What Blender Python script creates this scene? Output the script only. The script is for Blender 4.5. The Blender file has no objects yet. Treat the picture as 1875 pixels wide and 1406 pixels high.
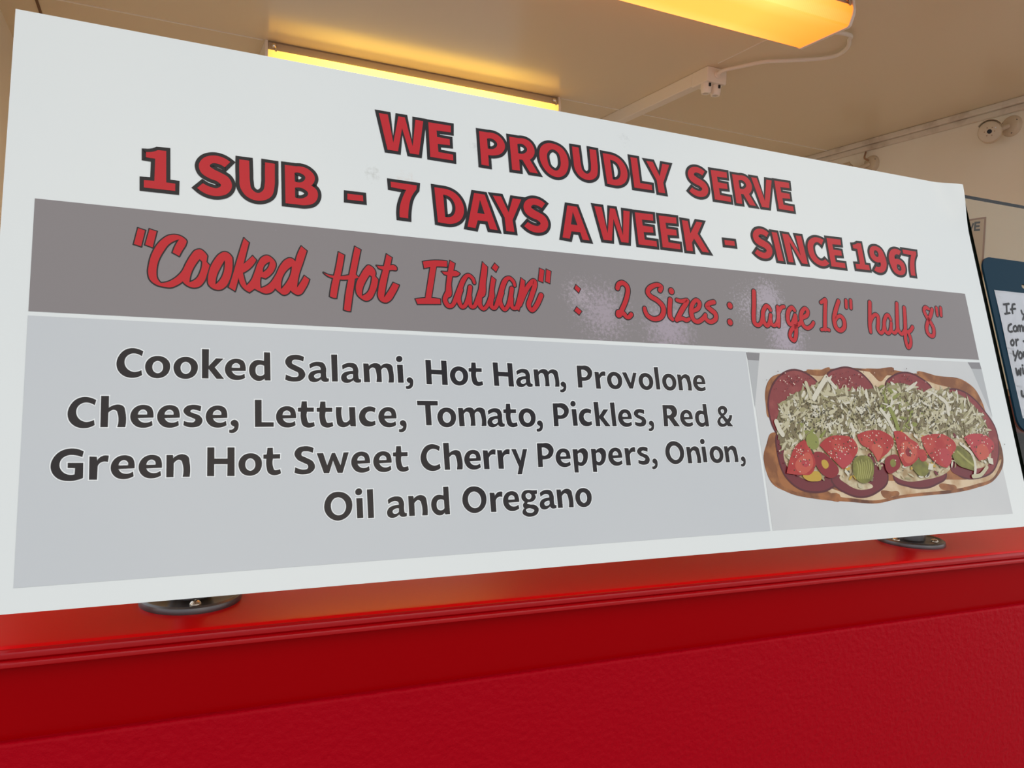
import bpy, bmesh, math, random
from mathutils import Vector, Matrix
from mathutils.geometry import tessellate_polygon

S = bpy.context.scene
COL = S.collection

# ------------------------------------------------------------------ camera
EYE = Vector((0.0, 0.0, 1.34))
YAW, PITCH, ROLL = 0.43226359, -0.03623932, 0.04005772
FPX, CX, CY = 1440.0, 937.5, 703.0
FW = Vector((math.sin(YAW)*math.cos(PITCH), math.cos(YAW)*math.cos(PITCH), math.sin(PITCH)))
_rt = Vector((math.cos(YAW), -math.sin(YAW), 0)); _up = _rt.cross(FW)
RT = _rt*math.cos(ROLL) + _up*math.sin(ROLL)
UP = -_rt*math.sin(ROLL) + _up*math.cos(ROLL)
cd = bpy.data.cameras.new('camera'); cam = bpy.data.objects.new('camera', cd); COL.objects.link(cam)
cd.sensor_width = 36.0; cd.lens = 36.0*FPX/1875.0; cd.clip_start = 0.02
cam.matrix_world = Matrix((( RT.x, UP.x, -FW.x, EYE.x), (RT.y, UP.y, -FW.y, EYE.y), (RT.z, UP.z, -FW.z, EYE.z), (0,0,0,1)))
S.camera = cam

# ------------------------------------------------------------------ world, exposure
S.view_settings.view_transform = 'Standard'; S.view_settings.look = 'None'
S.view_settings.gamma = 1.0; S.view_settings.use_curve_mapping = False
S.view_settings.exposure = 0.0
W = bpy.data.worlds.new('sky'); S.world = W; W.use_nodes = True
wn, wl = W.node_tree.nodes, W.node_tree.links
wn.clear()
wo = wn.new('ShaderNodeOutputWorld'); wb = wn.new('ShaderNodeBackground')
wt = wn.new('ShaderNodeTexCoord'); wz = wn.new('ShaderNodeTexNoise'); wr = wn.new('ShaderNodeValToRGB')
wz.inputs['Scale'].default_value = 2.6; wz.inputs['Detail'].default_value = 5; wz.inputs['Roughness'].default_value = .55
wr.color_ramp.elements[0].position = .40; wr.color_ramp.elements[0].color = (.46, .55, .66, 1)
wr.color_ramp.elements[1].position = .62; wr.color_ramp.elements[1].color = (1.06, 1.03, .97, 1)
wl.new(wt.outputs['Generated'], wz.inputs['Vector']); wl.new(wz.outputs['Fac'], wr.inputs['Fac'])
wl.new(wr.outputs['Color'], wb.inputs['Color']); wb.inputs['Strength'].default_value = 1.6
wl.new(wb.outputs[0], wo.inputs[0])

# ------------------------------------------------------------------ projection helpers (pixel -> point on a real plane)
def ray(px, py): return FW + RT*((px-CX)/FPX) - UP*((py-CY)/FPX)
def on_axis(px, py, ax, val):
    d = ray(px, py); t = (val-EYE[ax])/d[ax]; return EYE + d*t
LEAN = 0.28417368
BO = Vector((-0.13465778, 0.80638279, EYE.z-0.24610006))        # banner lower left corner
E1 = Vector((1,0,0)); E2 = Vector((0, math.sin(LEAN), math.cos(LEAN))); EN = E1.cross(E2)
BROT = (math.pi/2-LEAN, 0, 0)
def uv(px, py):
    d = ray(px, py); t = (BO-EYE).dot(EN)/d.dot(EN); q = EYE + d*t - BO
    return (q.x, q.dot(E2))

# ------------------------------------------------------------------ materials
def lin(c):
    f = lambda v: v/12.92 if v <= .04045 else ((v+.055)/1.055)**2.4
    return (f(c[0]/255), f(c[1]/255), f(c[2]/255), 1)
MATS = {}
def mat(name, rgb, rough=.5, spec=.5, metal=0, bump=None, var=None, coat=0, emit=None):
    """principled paint; bump=(scale,strength,dist); var=(rgb2,scale,lo,hi)"""
    if name in MATS: return MATS[name]
    m = bpy.data.materials.new(name); m.use_nodes = True; MATS[name] = m
    n, l = m.node_tree.nodes, m.node_tree.links
    p = n['Principled BSDF']
    p.inputs['Base Color'].default_value = lin(rgb); p.inputs['Roughness'].default_value = rough
    p.inputs['Specular IOR Level'].default_value = spec; p.inputs['Metallic'].default_value = metal
    p.inputs['Coat Weight'].default_value = coat; p.inputs['Coat Roughness'].default_value = .08
    tc = n.new('ShaderNodeTexCoord')
    if var:
        z = n.new('ShaderNodeTexNoise'); z.inputs['Scale'].default_value = var[1]; z.inputs['Detail'].default_value = 6
        r = n.new('ShaderNodeValToRGB'); r.color_ramp.elements[0].position = var[2]; r.color_ramp.elements[1].position = var[3]
        r.color_ramp.elements[0].color = lin(rgb); r.color_ramp.elements[1].color = lin(var[0])
        l.new(tc.outputs['Object'], z.inputs['Vector']); l.new(z.outputs['Fac'], r.inputs['Fac']); l.new(r.outputs['Color'], p.inputs['Base Color'])
    if bump:
        z = n.new('ShaderNodeTexNoise'); z.inputs['Scale'].default_value = bump[0]; z.inputs['Detail'].default_value = bump[3] if len(bump) > 3 else 3
        b = n.new('ShaderNodeBump'); b.inputs['Strength'].default_value = bump[1]; b.inputs['Distance'].default_value = bump[2]
        l.new(tc.outputs['Object'], z.inputs['Vector']); l.new(z.outputs['Fac'], b.inputs['Height']); l.new(b.outputs[0], p.inputs['Normal'])
    if emit:
        p.inputs['Emission Color'].default_value = (*emit[0], 1); p.inputs['Emission Strength'].default_value = emit[1]
    return m
BW = (2.2, .30, .02, 2)                     # the slow waves of the glossy vinyl, shared by every ink
def ink(name, rgb, rough=.24, var=None): return mat(name, rgb, rough, .34, bump=BW, var=var)
def blotch(m, spots, rgb):
    """worn / dirty patches: spots = (u, v, radius, noise scale, threshold lo, hi, strength)"""
    n, l = m.node_tree.nodes, m.node_tree.links; p = n['Principled BSDF']
    tc = n.new('ShaderNodeTexCoord')
    last = p.inputs['Base Color'].links[0].from_socket if p.inputs['Base Color'].links else None
    for (u, v, r, sc, lo, hi, st, c) in [(*s, None) if len(s) == 7 else s for s in spots]:
        d = n.new('ShaderNodeVectorMath'); d.operation = 'DISTANCE'; d.inputs[1].default_value = (u, v, 0)
        l.new(tc.outputs['Object'], d.inputs[0])
        mr = n.new('ShaderNodeMapRange'); mr.inputs[1].default_value = 0; mr.inputs[2].default_value = r; mr.inputs[3].default_value = .34; mr.inputs[4].default_value = -.12
        l.new(d.outputs['Value'], mr.inputs[0])
        z = n.new('ShaderNodeTexNoise'); z.inputs['Scale'].default_value = sc; z.inputs['Detail'].default_value = 6; z.inputs['Roughness'].default_value = .7
        l.new(tc.outputs['Object'], z.inputs['Vector'])
        a = n.new('ShaderNodeMath'); a.operation = 'ADD'; l.new(mr.outputs[0], a.inputs[0]); l.new(z.outputs['Fac'], a.inputs[1])
        t = n.new('ShaderNodeMapRange'); t.inputs[1].default_value = lo; t.inputs[2].default_value = hi; t.inputs[3].default_value = 0; t.inputs[4].default_value = st
        l.new(a.outputs[0], t.inputs[0])
        mx = n.new('ShaderNodeMix'); mx.data_type = 'RGBA'
        if last is None: mx.inputs[6].default_value = p.inputs['Base Color'].default_value
        else: l.new(last, mx.inputs[6])
        mx.inputs[7].default_value = lin(c or rgb); l.new(t.outputs[0], mx.inputs[0]); last = mx.outputs[2]
    l.new(last, p.inputs['Base Color'])

# ------------------------------------------------------------------ mesh helpers
def link(name, me, m=None, parent=None):
    o = bpy.data.objects.new(name, me); COL.objects.link(o)
    if m is not None:
        for k in (m if isinstance(m, (list, tuple)) else [m]): me.materials.append(k)
    if parent is not None: o.parent = parent
    return o
def bobj(name, bm, m, parent=None, smooth=False):
    bmesh.ops.recalc_face_normals(bm, faces=bm.faces)
    me = bpy.data.meshes.new(name); bm.to_mesh(me); bm.free()
    if smooth:
        for p in me.polygons: p.use_smooth = True
    return link(name, me, m, parent)
def empty(name, loc, rot=(0,0,0)):
    o = bpy.data.objects.new(name, None); o.empty_display_size = .05; COL.objects.link(o); o.location = loc; o.rotation_euler = rot
    return o
def tag(o, label, cat, group=None):
    o['label'] = label; o['category'] = cat
    if group: o['group'] = group
    return o
def structure(o, label=None):
    o['kind'] = 'structure'
    return o
def add_box(bm, lo, hi, bev=0, seg=2):
    x0,y0,z0 = lo; x1,y1,z1 = hi
    vs = [bm.verts.new(c) for c in ((x0,y0,z0),(x1,y0,z0),(x1,y1,z0),(x0,y1,z0),(x0,y0,z1),(x1,y0,z1),(x1,y1,z1),(x0,y1,z1))]
    fs = [bm.faces.new([vs[i] for i in f]) for f in ((0,3,2,1),(4,5,6,7),(0,1,5,4),(1,2,6,5),(2,3,7,6),(3,0,4,7))]
    if bev:
        es = list({e for f in fs for e in f.edges})
        bmesh.ops.bevel(bm, geom=es, offset=bev, segments=seg, profile=.5, affect='EDGES')
def box(name, lo, hi, m, parent=None, bev=0, seg=2):
    bm = bmesh.new(); add_box(bm, lo, hi, bev, seg); return bobj(name, bm, m, parent)
def add_lathe(bm, prof, axis=Matrix.Identity(4), seg=48, caps=True):
    """prof: (r, z) pairs; revolved about local z of axis"""
    rings = []
    for r, z in prof:
        rings.append([bm.verts.new(axis @ Vector((r*math.cos(2*math.pi*i/seg), r*math.sin(2*math.pi*i/seg), z))) for i in range(seg)])
    for a, b in zip(rings, rings[1:]):
        for i in range(seg): bm.faces.new((a[i], a[(i+1)%seg], b[(i+1)%seg], b[i]))
    if caps: bm.faces.new(rings[0][::-1]); bm.faces.new(rings[-1])
def lathe(name, prof, m, parent=None, axis=Matrix.Identity(4), seg=48):
    bm = bmesh.new(); add_lathe(bm, prof, axis, seg); o = bobj(name, bm, m, parent)
    shade(o); return o
def shade(o, ang=35):
    me = o.data
    for p in me.polygons: p.use_smooth = True
    bm = bmesh.new(); bm.from_mesh(me)
    for e in bm.edges:
        if len(e.link_faces) == 2 and e.calc_face_angle(0) > math.radians(ang): e.smooth = False
    bm.to_mesh(me); bm.free()
def frame(p, z, x=None):
    z = Vector(z).normalized(); x = Vector(x or (1,0,0))
    if abs(x.dot(z)) > .95: x = Vector((0,1,0))
    y = z.cross(x).normalized(); x = y.cross(z)
    return Matrix(((x.x,y.x,z.x,p[0]),(x.y,y.y,z.y,p[1]),(x.z,y.z,z.z,p[2]),(0,0,0,1)))
def prism_x(name, prof, x0, x1, m, parent=None, smooth=True):
    """profile of (y,z) points swept along X"""
    bm = bmesh.new()
    a = [bm.verts.new((x0,y,z)) for y,z in prof]; b = [bm.verts.new((x1,y,z)) for y,z in prof]
    n = len(prof)
    for i in range(n): bm.faces.new((a[i],a[(i+1)%n],b[(i+1)%n],b[i]))
    bm.faces.new(a[::-1]); bm.faces.new(b)
    o = bobj(name, bm, m, parent)
    if smooth: shade(o, 30)
    return o
def tube(name, pts, r, m, parent=None, seg=12):
    pts = [Vector(p) for p in pts]; dense = []
    n = len(pts)
    for i in range(n-1):
        p0 = pts[max(i-1,0)]; p1 = pts[i]; p2 = pts[i+1]; p3 = pts[min(i+2,n-1)]
        for k in range(8):
            t = k/8; dense.append(.5*((2*p1)+(p2-p0)*t+(2*p0-5*p1+4*p2-p3)*t*t+(3*p1-p0-3*p2+p3)*t**3))
    dense.append(pts[-1])
    bm = bmesh.new(); rings = []
    ref = Vector((.3,.2,.9))
    for i, p in enumerate(dense):
        d = (dense[min(i+1,len(dense)-1)]-dense[max(i-1,0)]).normalized()
        x = d.cross(ref).normalized(); y = d.cross(x); ref = -x.cross(d) if False else ref
        rings.append([bm.verts.new(p+(x*math.cos(2*math.pi*j/seg)+y*math.sin(2*math.pi*j/seg))*r) for j in range(seg)])
    for a, b in zip(rings, rings[1:]):
        for j in range(seg): bm.faces.new((a[j],a[(j+1)%seg],b[(j+1)%seg],b[j]))
    bm.faces.new(rings[0][::-1]); bm.faces.new(rings[-1])
    return bobj(name, bm, m, parent, True)

# ------------------------------------------------------------------ flat print helpers (in banner coordinates u, v)
def parse(s):
    out = []
    for t in s.split():
        sm = t[0] == '~'; x, y = t.lstrip('~').split(','); out.append((float(x), float(y), sm))
    return out
def smooth_closed(P, k=6):
    n = len(P); out = []
    for i in range(n):
        p0, p1, p2, p3 = P[i-1], P[i], P[(i+1)%n], P[(i+2)%n]
        out.append((p1[0], p1[1], not p1[2]))
        if not p1[2] and not p2[2]: continue
        d = math.hypot(p2[0]-p1[0], p2[1]-p1[1]) or 1e-9
        def tan(a, b, c):                                   # tangent at b, scaled to this segment
            la = math.hypot(b[0]-a[0], b[1]-a[1]) or 1e-9; lc = math.hypot(c[0]-b[0], c[1]-b[1]) or 1e-9
            vx = (b[0]-a[0])/la*lc + (c[0]-b[0])/lc*la; vy = (b[1]-a[1])/la*lc + (c[1]-b[1])/lc*la
            L = math.hypot(vx, vy) or 1e-9
            return (vx/L*d, vy/L*d)
        m1 = tan(p0, p1, p2) if p1[2] else None; m2 = tan(p1, p2, p3) if p2[2] else None
        if m1 is None: m1 = (2*(p2[0]-p1[0])-m2[0], 2*(p2[1]-p1[1])-m2[1]); m1 = (m1[0]*.9, m1[1]*.9)
        if m2 is None: m2 = (2*(p2[0]-p1[0])-m1[0], 2*(p2[1]-p1[1])-m1[1]); m2 = (m2[0]*.9, m2[1]*.9)
        for j in range(1, k):
            t = j/k; a = 2*t**3-3*t*t+1; b = t**3-2*t*t+t; c = -2*t**3+3*t*t; e = t**3-t*t
            out.append((a*p1[0]+b*m1[0]+c*p2[0]+e*m2[0], a*p1[1]+b*m1[1]+c*p2[1]+e*m2[1], False))
    return out
class Flat:
    """collects flat print at slightly raised layers, several inks, ONE mesh"""
    def __init__(self): self.v = []; self.f = []; self.mi = []; self.k = 0
    def tri(self, contours, w, mi):
        self.k += 1; w += self.k*4e-7
        vs = [[Vector((p[0], p[1], 0)) for p in c] for c in contours]
        base = len(self.v); flat = [p for c in vs for p in c]
        self.v += [(p.x, p.y, w) for p in flat]
        for t in tessellate_polygon(vs):
            a, b, c = (flat[i] for i in t)
            ar = (b-a).cross(c-a).z
            if abs(ar) < 1e-13: continue
            self.f.append(tuple(base+i for i in (t if ar > 0 else t[::-1]))); self.mi.append(mi)
    def poly(self, pts, w, mi):
        base = len(self.v); self.v += [(x, y, w) for x, y in pts]
        a = sum(pts[i-1][0]*pts[i][1]-pts[i][0]*pts[i-1][1] for i in range(len(pts)))
        idx = list(range(base, base+len(pts)))
        self.f.append(tuple(idx if a > 0 else idx[::-1])); self.mi.append(mi)
    def disc(self, x, y, r, w, mi, n=14):
        self.k += 1; w += self.k*4e-7
        self.poly([(x+r*math.cos(2*math.pi*i/n), y+r*math.sin(2*math.pi*i/n)) for i in range(n)], w, mi)
    def ribbon(self, pts, hw, w, mi, closed=True, lim=2.2, rnd=False):
        """pts: (x, y, corner?) ; hw half width or list"""
        n = len(pts); L = []; R = []; self.k += 1; w0 = w; w += self.k*4e-7
        for i in range(n):
            h = hw[i] if isinstance(hw, list) else hw
            p = pts[i]; a = pts[i-1] if (closed or i > 0) else None; b = pts[(i+1)%n] if (closed or i < n-1) else None
            def nrm(q, s):
                d = math.hypot(s[0]-q[0], s[1]-q[1]) or 1e-9; return (-(s[1]-q[1])/d, (s[0]-q[0])/d)
            na = nrm(a, p) if a else nrm(p, b); nb = nrm(p, b) if b else na
            mx, my = na[0]+nb[0], na[1]+nb[1]; ml = math.hypot(mx, my)
            if ml < 1e-6: mx, my, ml = na[0], na[1], 1
            k = min(2/ml if ml > 1e-6 else 1, 1.25 if rnd else lim)
            L.append((p[0]+mx/ml*h*k, p[1]+my/ml*h*k)); R.append((p[0]-mx/ml*h*k, p[1]-my/ml*h*k))
            if rnd and len(p) > 2 and p[2]: self.disc(p[0], p[1], h, w0, mi)
        for i in range(n if closed else n-1):
            j = (i+1)%n; self.poly([R[i], R[j], L[j], L[i]], w, mi)
    def stroke(self, pts, hw, w, mi):
        hs = hw if isinstance(hw, list) else [hw]*len(pts)
        self.ribbon(pts, hs, w, mi, closed=False)
        self.disc(pts[0][0], pts[0][1], hs[0], w, mi, 20); self.disc(pts[-1][0], pts[-1][1], hs[-1], w, mi, 20)
    def build(self, name, mats, parent):
        me = bpy.data.meshes.new(name); me.from_pydata(self.v, [], self.f)
        o = link(name, me, mats, parent)
        for p, k in zip(me.polygons, self.mi): p.material_index = k
        me.validate(); return o
def smooth_open(P, k=6):
    n = len(P); out = []
    for i in range(n-1):
        p0 = P[max(i-1,0)]; p1 = P[i]; p2 = P[i+1]; p3 = P[min(i+2,n-1)]
        for j in range(k):
            t = j/k; out.append(tuple(.5*(2*p1[c]+(p2[c]-p0[c])*t+(2*p0[c]-5*p1[c]+4*p2[c]-p3[c])*t*t+(3*p1[c]-p0[c]-3*p2[c]+p3[c])*t**3) for c in range(len(p1))))
    out.append(tuple(P[-1])); return out
# crops of the photograph the tracings were read from: x0, y0, scale
Z = {'A':(240,250,5.2083),'B':(600,300,4.4643),'C':(1000,360,5.2083),'D':(1320,400,4.9342),'E':(670,190,5.2083),'F':(940,240,6.0484),'G':(1230,290,7.5),
 'K1':(230,400,5.3571),'K2':(580,430,9.3733),'K3':(745,460,5.6818),'K4':(1100,490,7.2115),'K5':(1350,510,8.5227),'K6':(1560,530,10.4167),
 'H1':(200,625,5.8594),'H2':(510,635,6.9444),'H3':(110,715,5.5147),'H4':(440,725,5.8594),'H5':(80,810,5.5147),'H6':(360,805,4.6875),'H7':(580,880,7.2115),'H8':(830,875,6.9444),
 'J1':(770,645,6.6964),'J2':(1040,655,6.9444),'J3':(755,725,7.5),'J4':(1000,725,5.3571),'J5':(755,800,7.5),'J6':(975,800,4.5732),
 'P':(1340,630,3.5047),'Q':(1795,450,4.6875),'N':(1740,330,8.7852),'X':(0,0,1)}
def zp(z, x, y): x0, y0, s = Z[z]; return (x0+x/s, y0+y/s)
def zuv(z, x, y): return uv(*zp(z, x, y))
def contour(z, s, k=6): return smooth_closed([(*zuv(z, x, y), c) for x, y, c in parse(s)], k)
def off_path(c, du, dv): return [(p[0]+du, p[1]+dv, *p[2:]) for p in c]
# ------------------------------------------------------------------ paints
M_CEIL = mat('ceiling_paint', (240,224,192), .20, .5, bump=(300,.10,.0008))
M_WALL = mat('cream_wall_paint', (252,243,224), .45, .4, bump=(40,.05,.002), var=((246,234,212),1.3,.4,.7))
M_TRIM = mat('cream_trim_paint', (234,222,204), .4, .4, bump=(25,.2,.003), var=((186,168,146),9,.52,.75))
M_SEAM = mat('seam_strip_paint', (255,248,236), .6)
M_GAP = mat('dark_seam', (120,90,62), .7)
M_RED = mat('glossy_red_paint', (218,6,8), .24, .19, bump=(9,.10,.004,8)); M_REDB = mat('red_bead_paint', (172,0,10), .22, .4, bump=(160,.25,.0008,4))
M_REDW = mat('red_board_paint', (158,0,6), .3, .05, bump=(7,.06,.004))
M_REDT = mat('red_textured_panel', (166,0,19), .42, .06, bump=(130,.85,.0022,4))
M_WHITE = mat('white_enamel', (252,244,230), .4)
M_HOUS = mat('grey_lamp_housing', (190,175,155), .35, .5, .3)
M_STEEL = mat('screw_steel', (215,205,190), .18, .5, 1)
M_IRON = mat('dark_bronze_metal', (70,60,52), .28, .5, .85, bump=(60,.1,.001))
M_RIM = mat('grey_plate_edge', (104,100,100), .3, .5, .6)
M_BLACK = mat('black_plastic', (14,14,14), .35)
M_FLOOR = mat('pale_floor_tile', (224,208,186), .5)
M_GROUND = mat('pale_concrete', (168,165,160), .85, .3, var=((140,138,134),1.5,.35,.65))
M_LENS = mat('amber_ribbed_lens', (255,190,80), .3, .5, emit=((1.0,.58,.075),1.55))
M_LENS2 = mat('bright_yellow_lens', (255,220,110), .3, .5, emit=((1.0,.72,.20),2.6))
M_LEND = mat('orange_lens_end', (240,150,50), .3, .5, emit=((1.0,.42,.035),.9))
M_TEAL = mat('teal_board', (20,50,66), .45, .06, bump=(80,.05,.001))
M_PAPER = mat('white_paper', (250,250,254), .6, .2)
M_NOTICE = mat('cream_notice_paper', (216,192,158), .7)
M_BROWN = mat('brown_border_ink', (172,134,102), .7)
M_INKB = mat('black_marker', (16,14,18), .5)
M_INKG = mat('dark_green_ink', (70,66,44), .6)
M_CAM = mat('cream_camera_plastic', (222,204,176), .4)
M_GEDGE = mat('dark_green_glass_edge', (8,16,11), .2, .1)
# thin pane: clear transmission with a fresnel reflection
M_GLASS = bpy.data.materials.new('clear_glass'); M_GLASS.use_nodes = True
_n, _l = M_GLASS.node_tree.nodes, M_GLASS.node_tree.links; _n.clear()
_o = _n.new('ShaderNodeOutputMaterial'); _m = _n.new('ShaderNodeMixShader'); _t = _n.new('ShaderNodeBsdfTransparent'); _g = _n.new('ShaderNodeBsdfGlossy'); _f = _n.new('ShaderNodeFresnel')
_t.inputs[0].default_value = (.93,.95,.92,1); _g.inputs['Roughness'].default_value = .02; _f.inputs[0].default_value = 1.35
_ge = _n.new('ShaderNodeNewGeometry'); _iv = _n.new('ShaderNodeMath'); _iv.operation = 'SUBTRACT'; _iv.inputs[0].default_value = 1; _l.new(_ge.outputs['Backfacing'], _iv.inputs[1])
_mu = _n.new('ShaderNodeMath'); _mu.operation = 'MULTIPLY'; _l.new(_iv.outputs[0], _mu.inputs[0]); _l.new(_f.outputs[0], _mu.inputs[1])
_l.new(_mu.outputs[0], _m.inputs[0]); _l.new(_t.outputs[0], _m.inputs[1]); _l.new(_g.outputs[0], _m.inputs[2]); _l.new(_m.outputs[0], _o.inputs[0])

# ------------------------------------------------------------------ the booth
CZ = 2.44; XL, XR, YB = -.485, 3.12, 4.2; ZS = 1.05
structure(box('floor', (XL-.12,.9,-.05), (XR+.12,YB+.1,0), M_FLOOR))
structure(box('ground', (-14,-14,-.08), (16,.86,-.01), M_GROUND)); structure(box('ground', (-14,.86,-.08), (XL-.13,16,-.01), M_GROUND)); structure(box('ground', (XL-.13,YB+.11,-.08), (16,16,-.01), M_GROUND))
structure(box('ceiling', (XL-.12,.86,CZ), (XR+.12,YB+.1,CZ+.1), M_CEIL))
bm = bmesh.new()                                    # opening added to the left wall, out of view, for extra daylight
for lo, hi in (((XL-.1,.98,0),(XL,YB,.70)), ((XL-.1,.98,2.25),(XL,YB,CZ)), ((XL-.1,.98,.70),(XL,1.08,2.25)), ((XL-.1,2.85,.70),(XL,YB,2.25))): add_box(bm, lo, hi)
structure(bobj('wall_left', bm, M_WALL))
structure(box('wall_right', (XR,.98,0), (XR+.1,YB,CZ), M_WALL))
bm = bmesh.new()                                    # back wall; unseen doorway put in so sky light brightens the room
for lo, hi in (((XL-.1,YB,0),(.5,YB+.1,CZ)), ((.5,YB,2.08),(1.9,YB+.1,CZ)), ((1.9,YB,0),(XR+.1,YB+.1,CZ))): add_box(bm, lo, hi)
structure(bobj('wall_back', bm, M_WALL))
# cove trim along the right wall, a stack of three weathered strips
structure(box('trim_1', (XR-.030,.99,CZ-.026), (XR,YB-.01,CZ), M_TRIM, bev=.005))
structure(box('trim_2', (XR-.018,.99,CZ-.050), (XR,YB-.01,CZ-.026), M_TRIM, bev=.004))
# seam strips under the ceiling
structure(box('trim_3', (-.36,3.004,CZ-.0012), (.345,3.013,CZ), M_SEAM)); structure(box('trim_6', (1.565,3.004,CZ-.0012), (XR-.03,3.013,CZ), M_SEAM))
structure(box('trim_4', (-.366,1.0,CZ-.004), (-.358,YB-.01,CZ), M_GAP))
structure(box('trim_5', (1.866,1.0,CZ-.0015), (1.870,2.36,CZ), M_SEAM))

# ------------------------------------------------------------------ front wall and ledge (turned 1.2 degrees against the guard)
RZ = math.radians(-1.2)
fw_ = empty('wall_front', (0,.848,0), (0,0,RZ)); structure(fw_)
# upper smooth board, then the textured panel that stands a little proud of it
prism_x('apron_board', [(.012,ZS-.018),(.012,ZS-.082),(.016,ZS-.10),(.12,ZS-.10),(.12,ZS-.018)], -2.2, 4.6, M_REDW, fw_)
prof = [(.10,0),(.006,0),(.006,ZS-.100)] + [(.006+.004*(1-math.cos(a)), ZS-.100+.004*math.sin(a)) for a in [math.radians(15*i) for i in range(1,7)]] + [(.10,ZS-.096)]
prism_x('textured_panel', prof, -2.2, 4.6, M_REDT, fw_)
fu_ = empty('wall_front', (0,.848,2.12), (0,0,RZ)); structure(fu_)
box('header_board', (-2.2,0,.24), (4.6,.12,.50), M_WALL, fu_)
for x0, x1 in ((-2.2,-.42),(3.14,4.6)): box('side_board', (x0,0.012,-1.088), (x1,.12,.24), M_WALL, fu_)

lg = empty('serving_ledge', (0,.848,ZS), (0,0,RZ))
tag(lg, 'glossy red painted wooden serving ledge with beaded front edge below the banner', 'ledge')
def arc(cy, cz, r, a0, a1, n=6): return [(cy+r*math.cos(math.radians(a0+(a1-a0)*i/n)), cz+r*math.sin(math.radians(a0+(a1-a0)*i/n))) for i in range(n+1)]
prism_x('ledge_top', [(.004,-.001)] + [(.010,0),(.36,0),(.36,-.018),(.004,-.018)] + [(.001,-.004)], -.40, 3.10, M_RED, lg)
prism_x('edge_bead', [(.004,-.003)] + arc(.003,-.0085,.0055,90,270) + [(.004,-.014)], -.40, 3.10, M_REDB, lg)
prism_x('lower_bead', [(.004,-.0135)] + arc(.001,-.0175,.0042,90,270) + [(.012,-.0217),(.012,-.0185),(.004,-.0185)], -.40, 3.10, M_REDB, lg)

# ------------------------------------------------------------------ glass guards
def slab(name, contours, w0, w1, m, parent, me=None):
    """flat outline with holes, thickened between w0 and w1; edges take the second material"""
    f = Flat(); f.tri(contours, w1, 0); nf = len(f.f)
    g = Flat(); g.tri(contours, w0, 0)
    b = len(f.v); f.v += g.v; f.f += [tuple(b+i for i in t[::-1]) for t in g.f]; f.mi += g.mi
    k = 0; e = 1 if me else 0
    for c in contours:
        n = len(c)
        for i in range(n): f.f.append((k+i, k+(i+1)%n, b+k+(i+1)%n, b+k+i)); f.mi.append(e)
        k += n
    o = f.build(name, [m, me] if me else m, parent)
    bm = bmesh.new(); bm.from_mesh(o.data); bmesh.ops.recalc_face_normals(bm, faces=bm.faces); bm.to_mesh(o.data); bm.free()
    return o
def rect(u0, v0, u1, v1): return [(u0,v0),(u1,v0),(u1,v1),(u0,v1)]
def flange(X, Y, parent, angs, name='flange'):
    fl = lathe('flange', [(.0,ZS),(.054,ZS),(.0545,ZS+.003),(.0535,ZS+.0062),(.051,ZS+.0078),(.0485,ZS+.0066),(.047,ZS+.0062),(.03,ZS+.0064),(.029,ZS+.0066),(.0,ZS+.0066)], [M_IRON, M_RIM], parent, Matrix.Translation((X,Y,0)), 72)
    for p in fl.data.polygons:
        c = p.center
        if math.hypot(c.x-X, c.y-Y) > .0478: p.material_index = 1
    fl['label'] = 'round dark bronze mounting plate with rolled grey edge'
    for a in angs:
        s = lathe('screw', [(0,0),(.0062,0),(.0060,.0014),(.0045,.0034),(.0022,.0044),(.0012,.0044),(.0009,.0030),(0,.0030)], M_STEEL, fl, Matrix.Translation((X+.037*math.cos(a), Y+.037*math.sin(a), ZS+.0060)), 28)
    return fl
def post(X, Y, parent):
    # collar, upright, and two stand-off arms that carry the leaning pane
    p = lathe('post', [(0,ZS+.006),(.024,ZS+.006),(.0235,ZS+.016),(.0185,ZS+.020),(.0165,ZS+.022),(.0165,1.335),(.013,1.34),(0,1.34)], M_RIM, parent, Matrix.Translation((X,Y,0)), 36)
    for z in (1.13, 1.31):
        yb = BO.y + (z-BO.z)*math.tan(LEAN) + .0125
        lathe('stand_off', [(0,0),(.014,0),(.014,.006),(.007,.006),(.007,Y-yb-.008),(0,Y-yb-.008)], M_RIM, p, frame((X,yb,z),(0,1,0)), 24)
GU = 1.4655
g1 = empty('glass_guard', BO, BROT)
tag(g1, 'leaning glass counter guard standing on round metal plates behind the banner', 'glass guard', 'glass counter guards')
slab('glass_pane', [rect(.004,.004,GU,.597)], -.0106, -.0006, M_GLASS, g1, M_GEDGE)
inv = (Matrix.Translation(BO) @ Matrix.Rotation(BROT[0],4,'X')).inverted()
def adopt(o, root, im):
    if o.parent is root: o.data.transform(im)
for (X, Y, A) in ((.048,.946,(math.radians(-86),math.radians(34),math.radians(154))), (1.1835,.921,(math.radians(-55),math.radians(65),math.radians(185)))):
    before = set(COL.objects)
    flange(X, Y, g1, A); post(X, Y, g1)
    for o in set(COL.objects)-before: o.data.transform(inv)
g2 = empty('glass_guard', BO, BROT)
tag(g2, 'clear glass counter guard with black edges, right of the banner, behind the clipboard', 'glass guard', 'glass counter guards')
slab('glass_pane', [rect(1.4745,.004,2.75,.5955)], -.0106, -.0006, M_GLASS, g2, M_GEDGE)
for X in (1.62, 2.45):
    before = set(COL.objects)
    flange(X, .905, g2, (0.3,2.4,4.5)); post(X, .905, g2)
    for o in set(COL.objects)-before: o.data.transform(inv)

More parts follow.
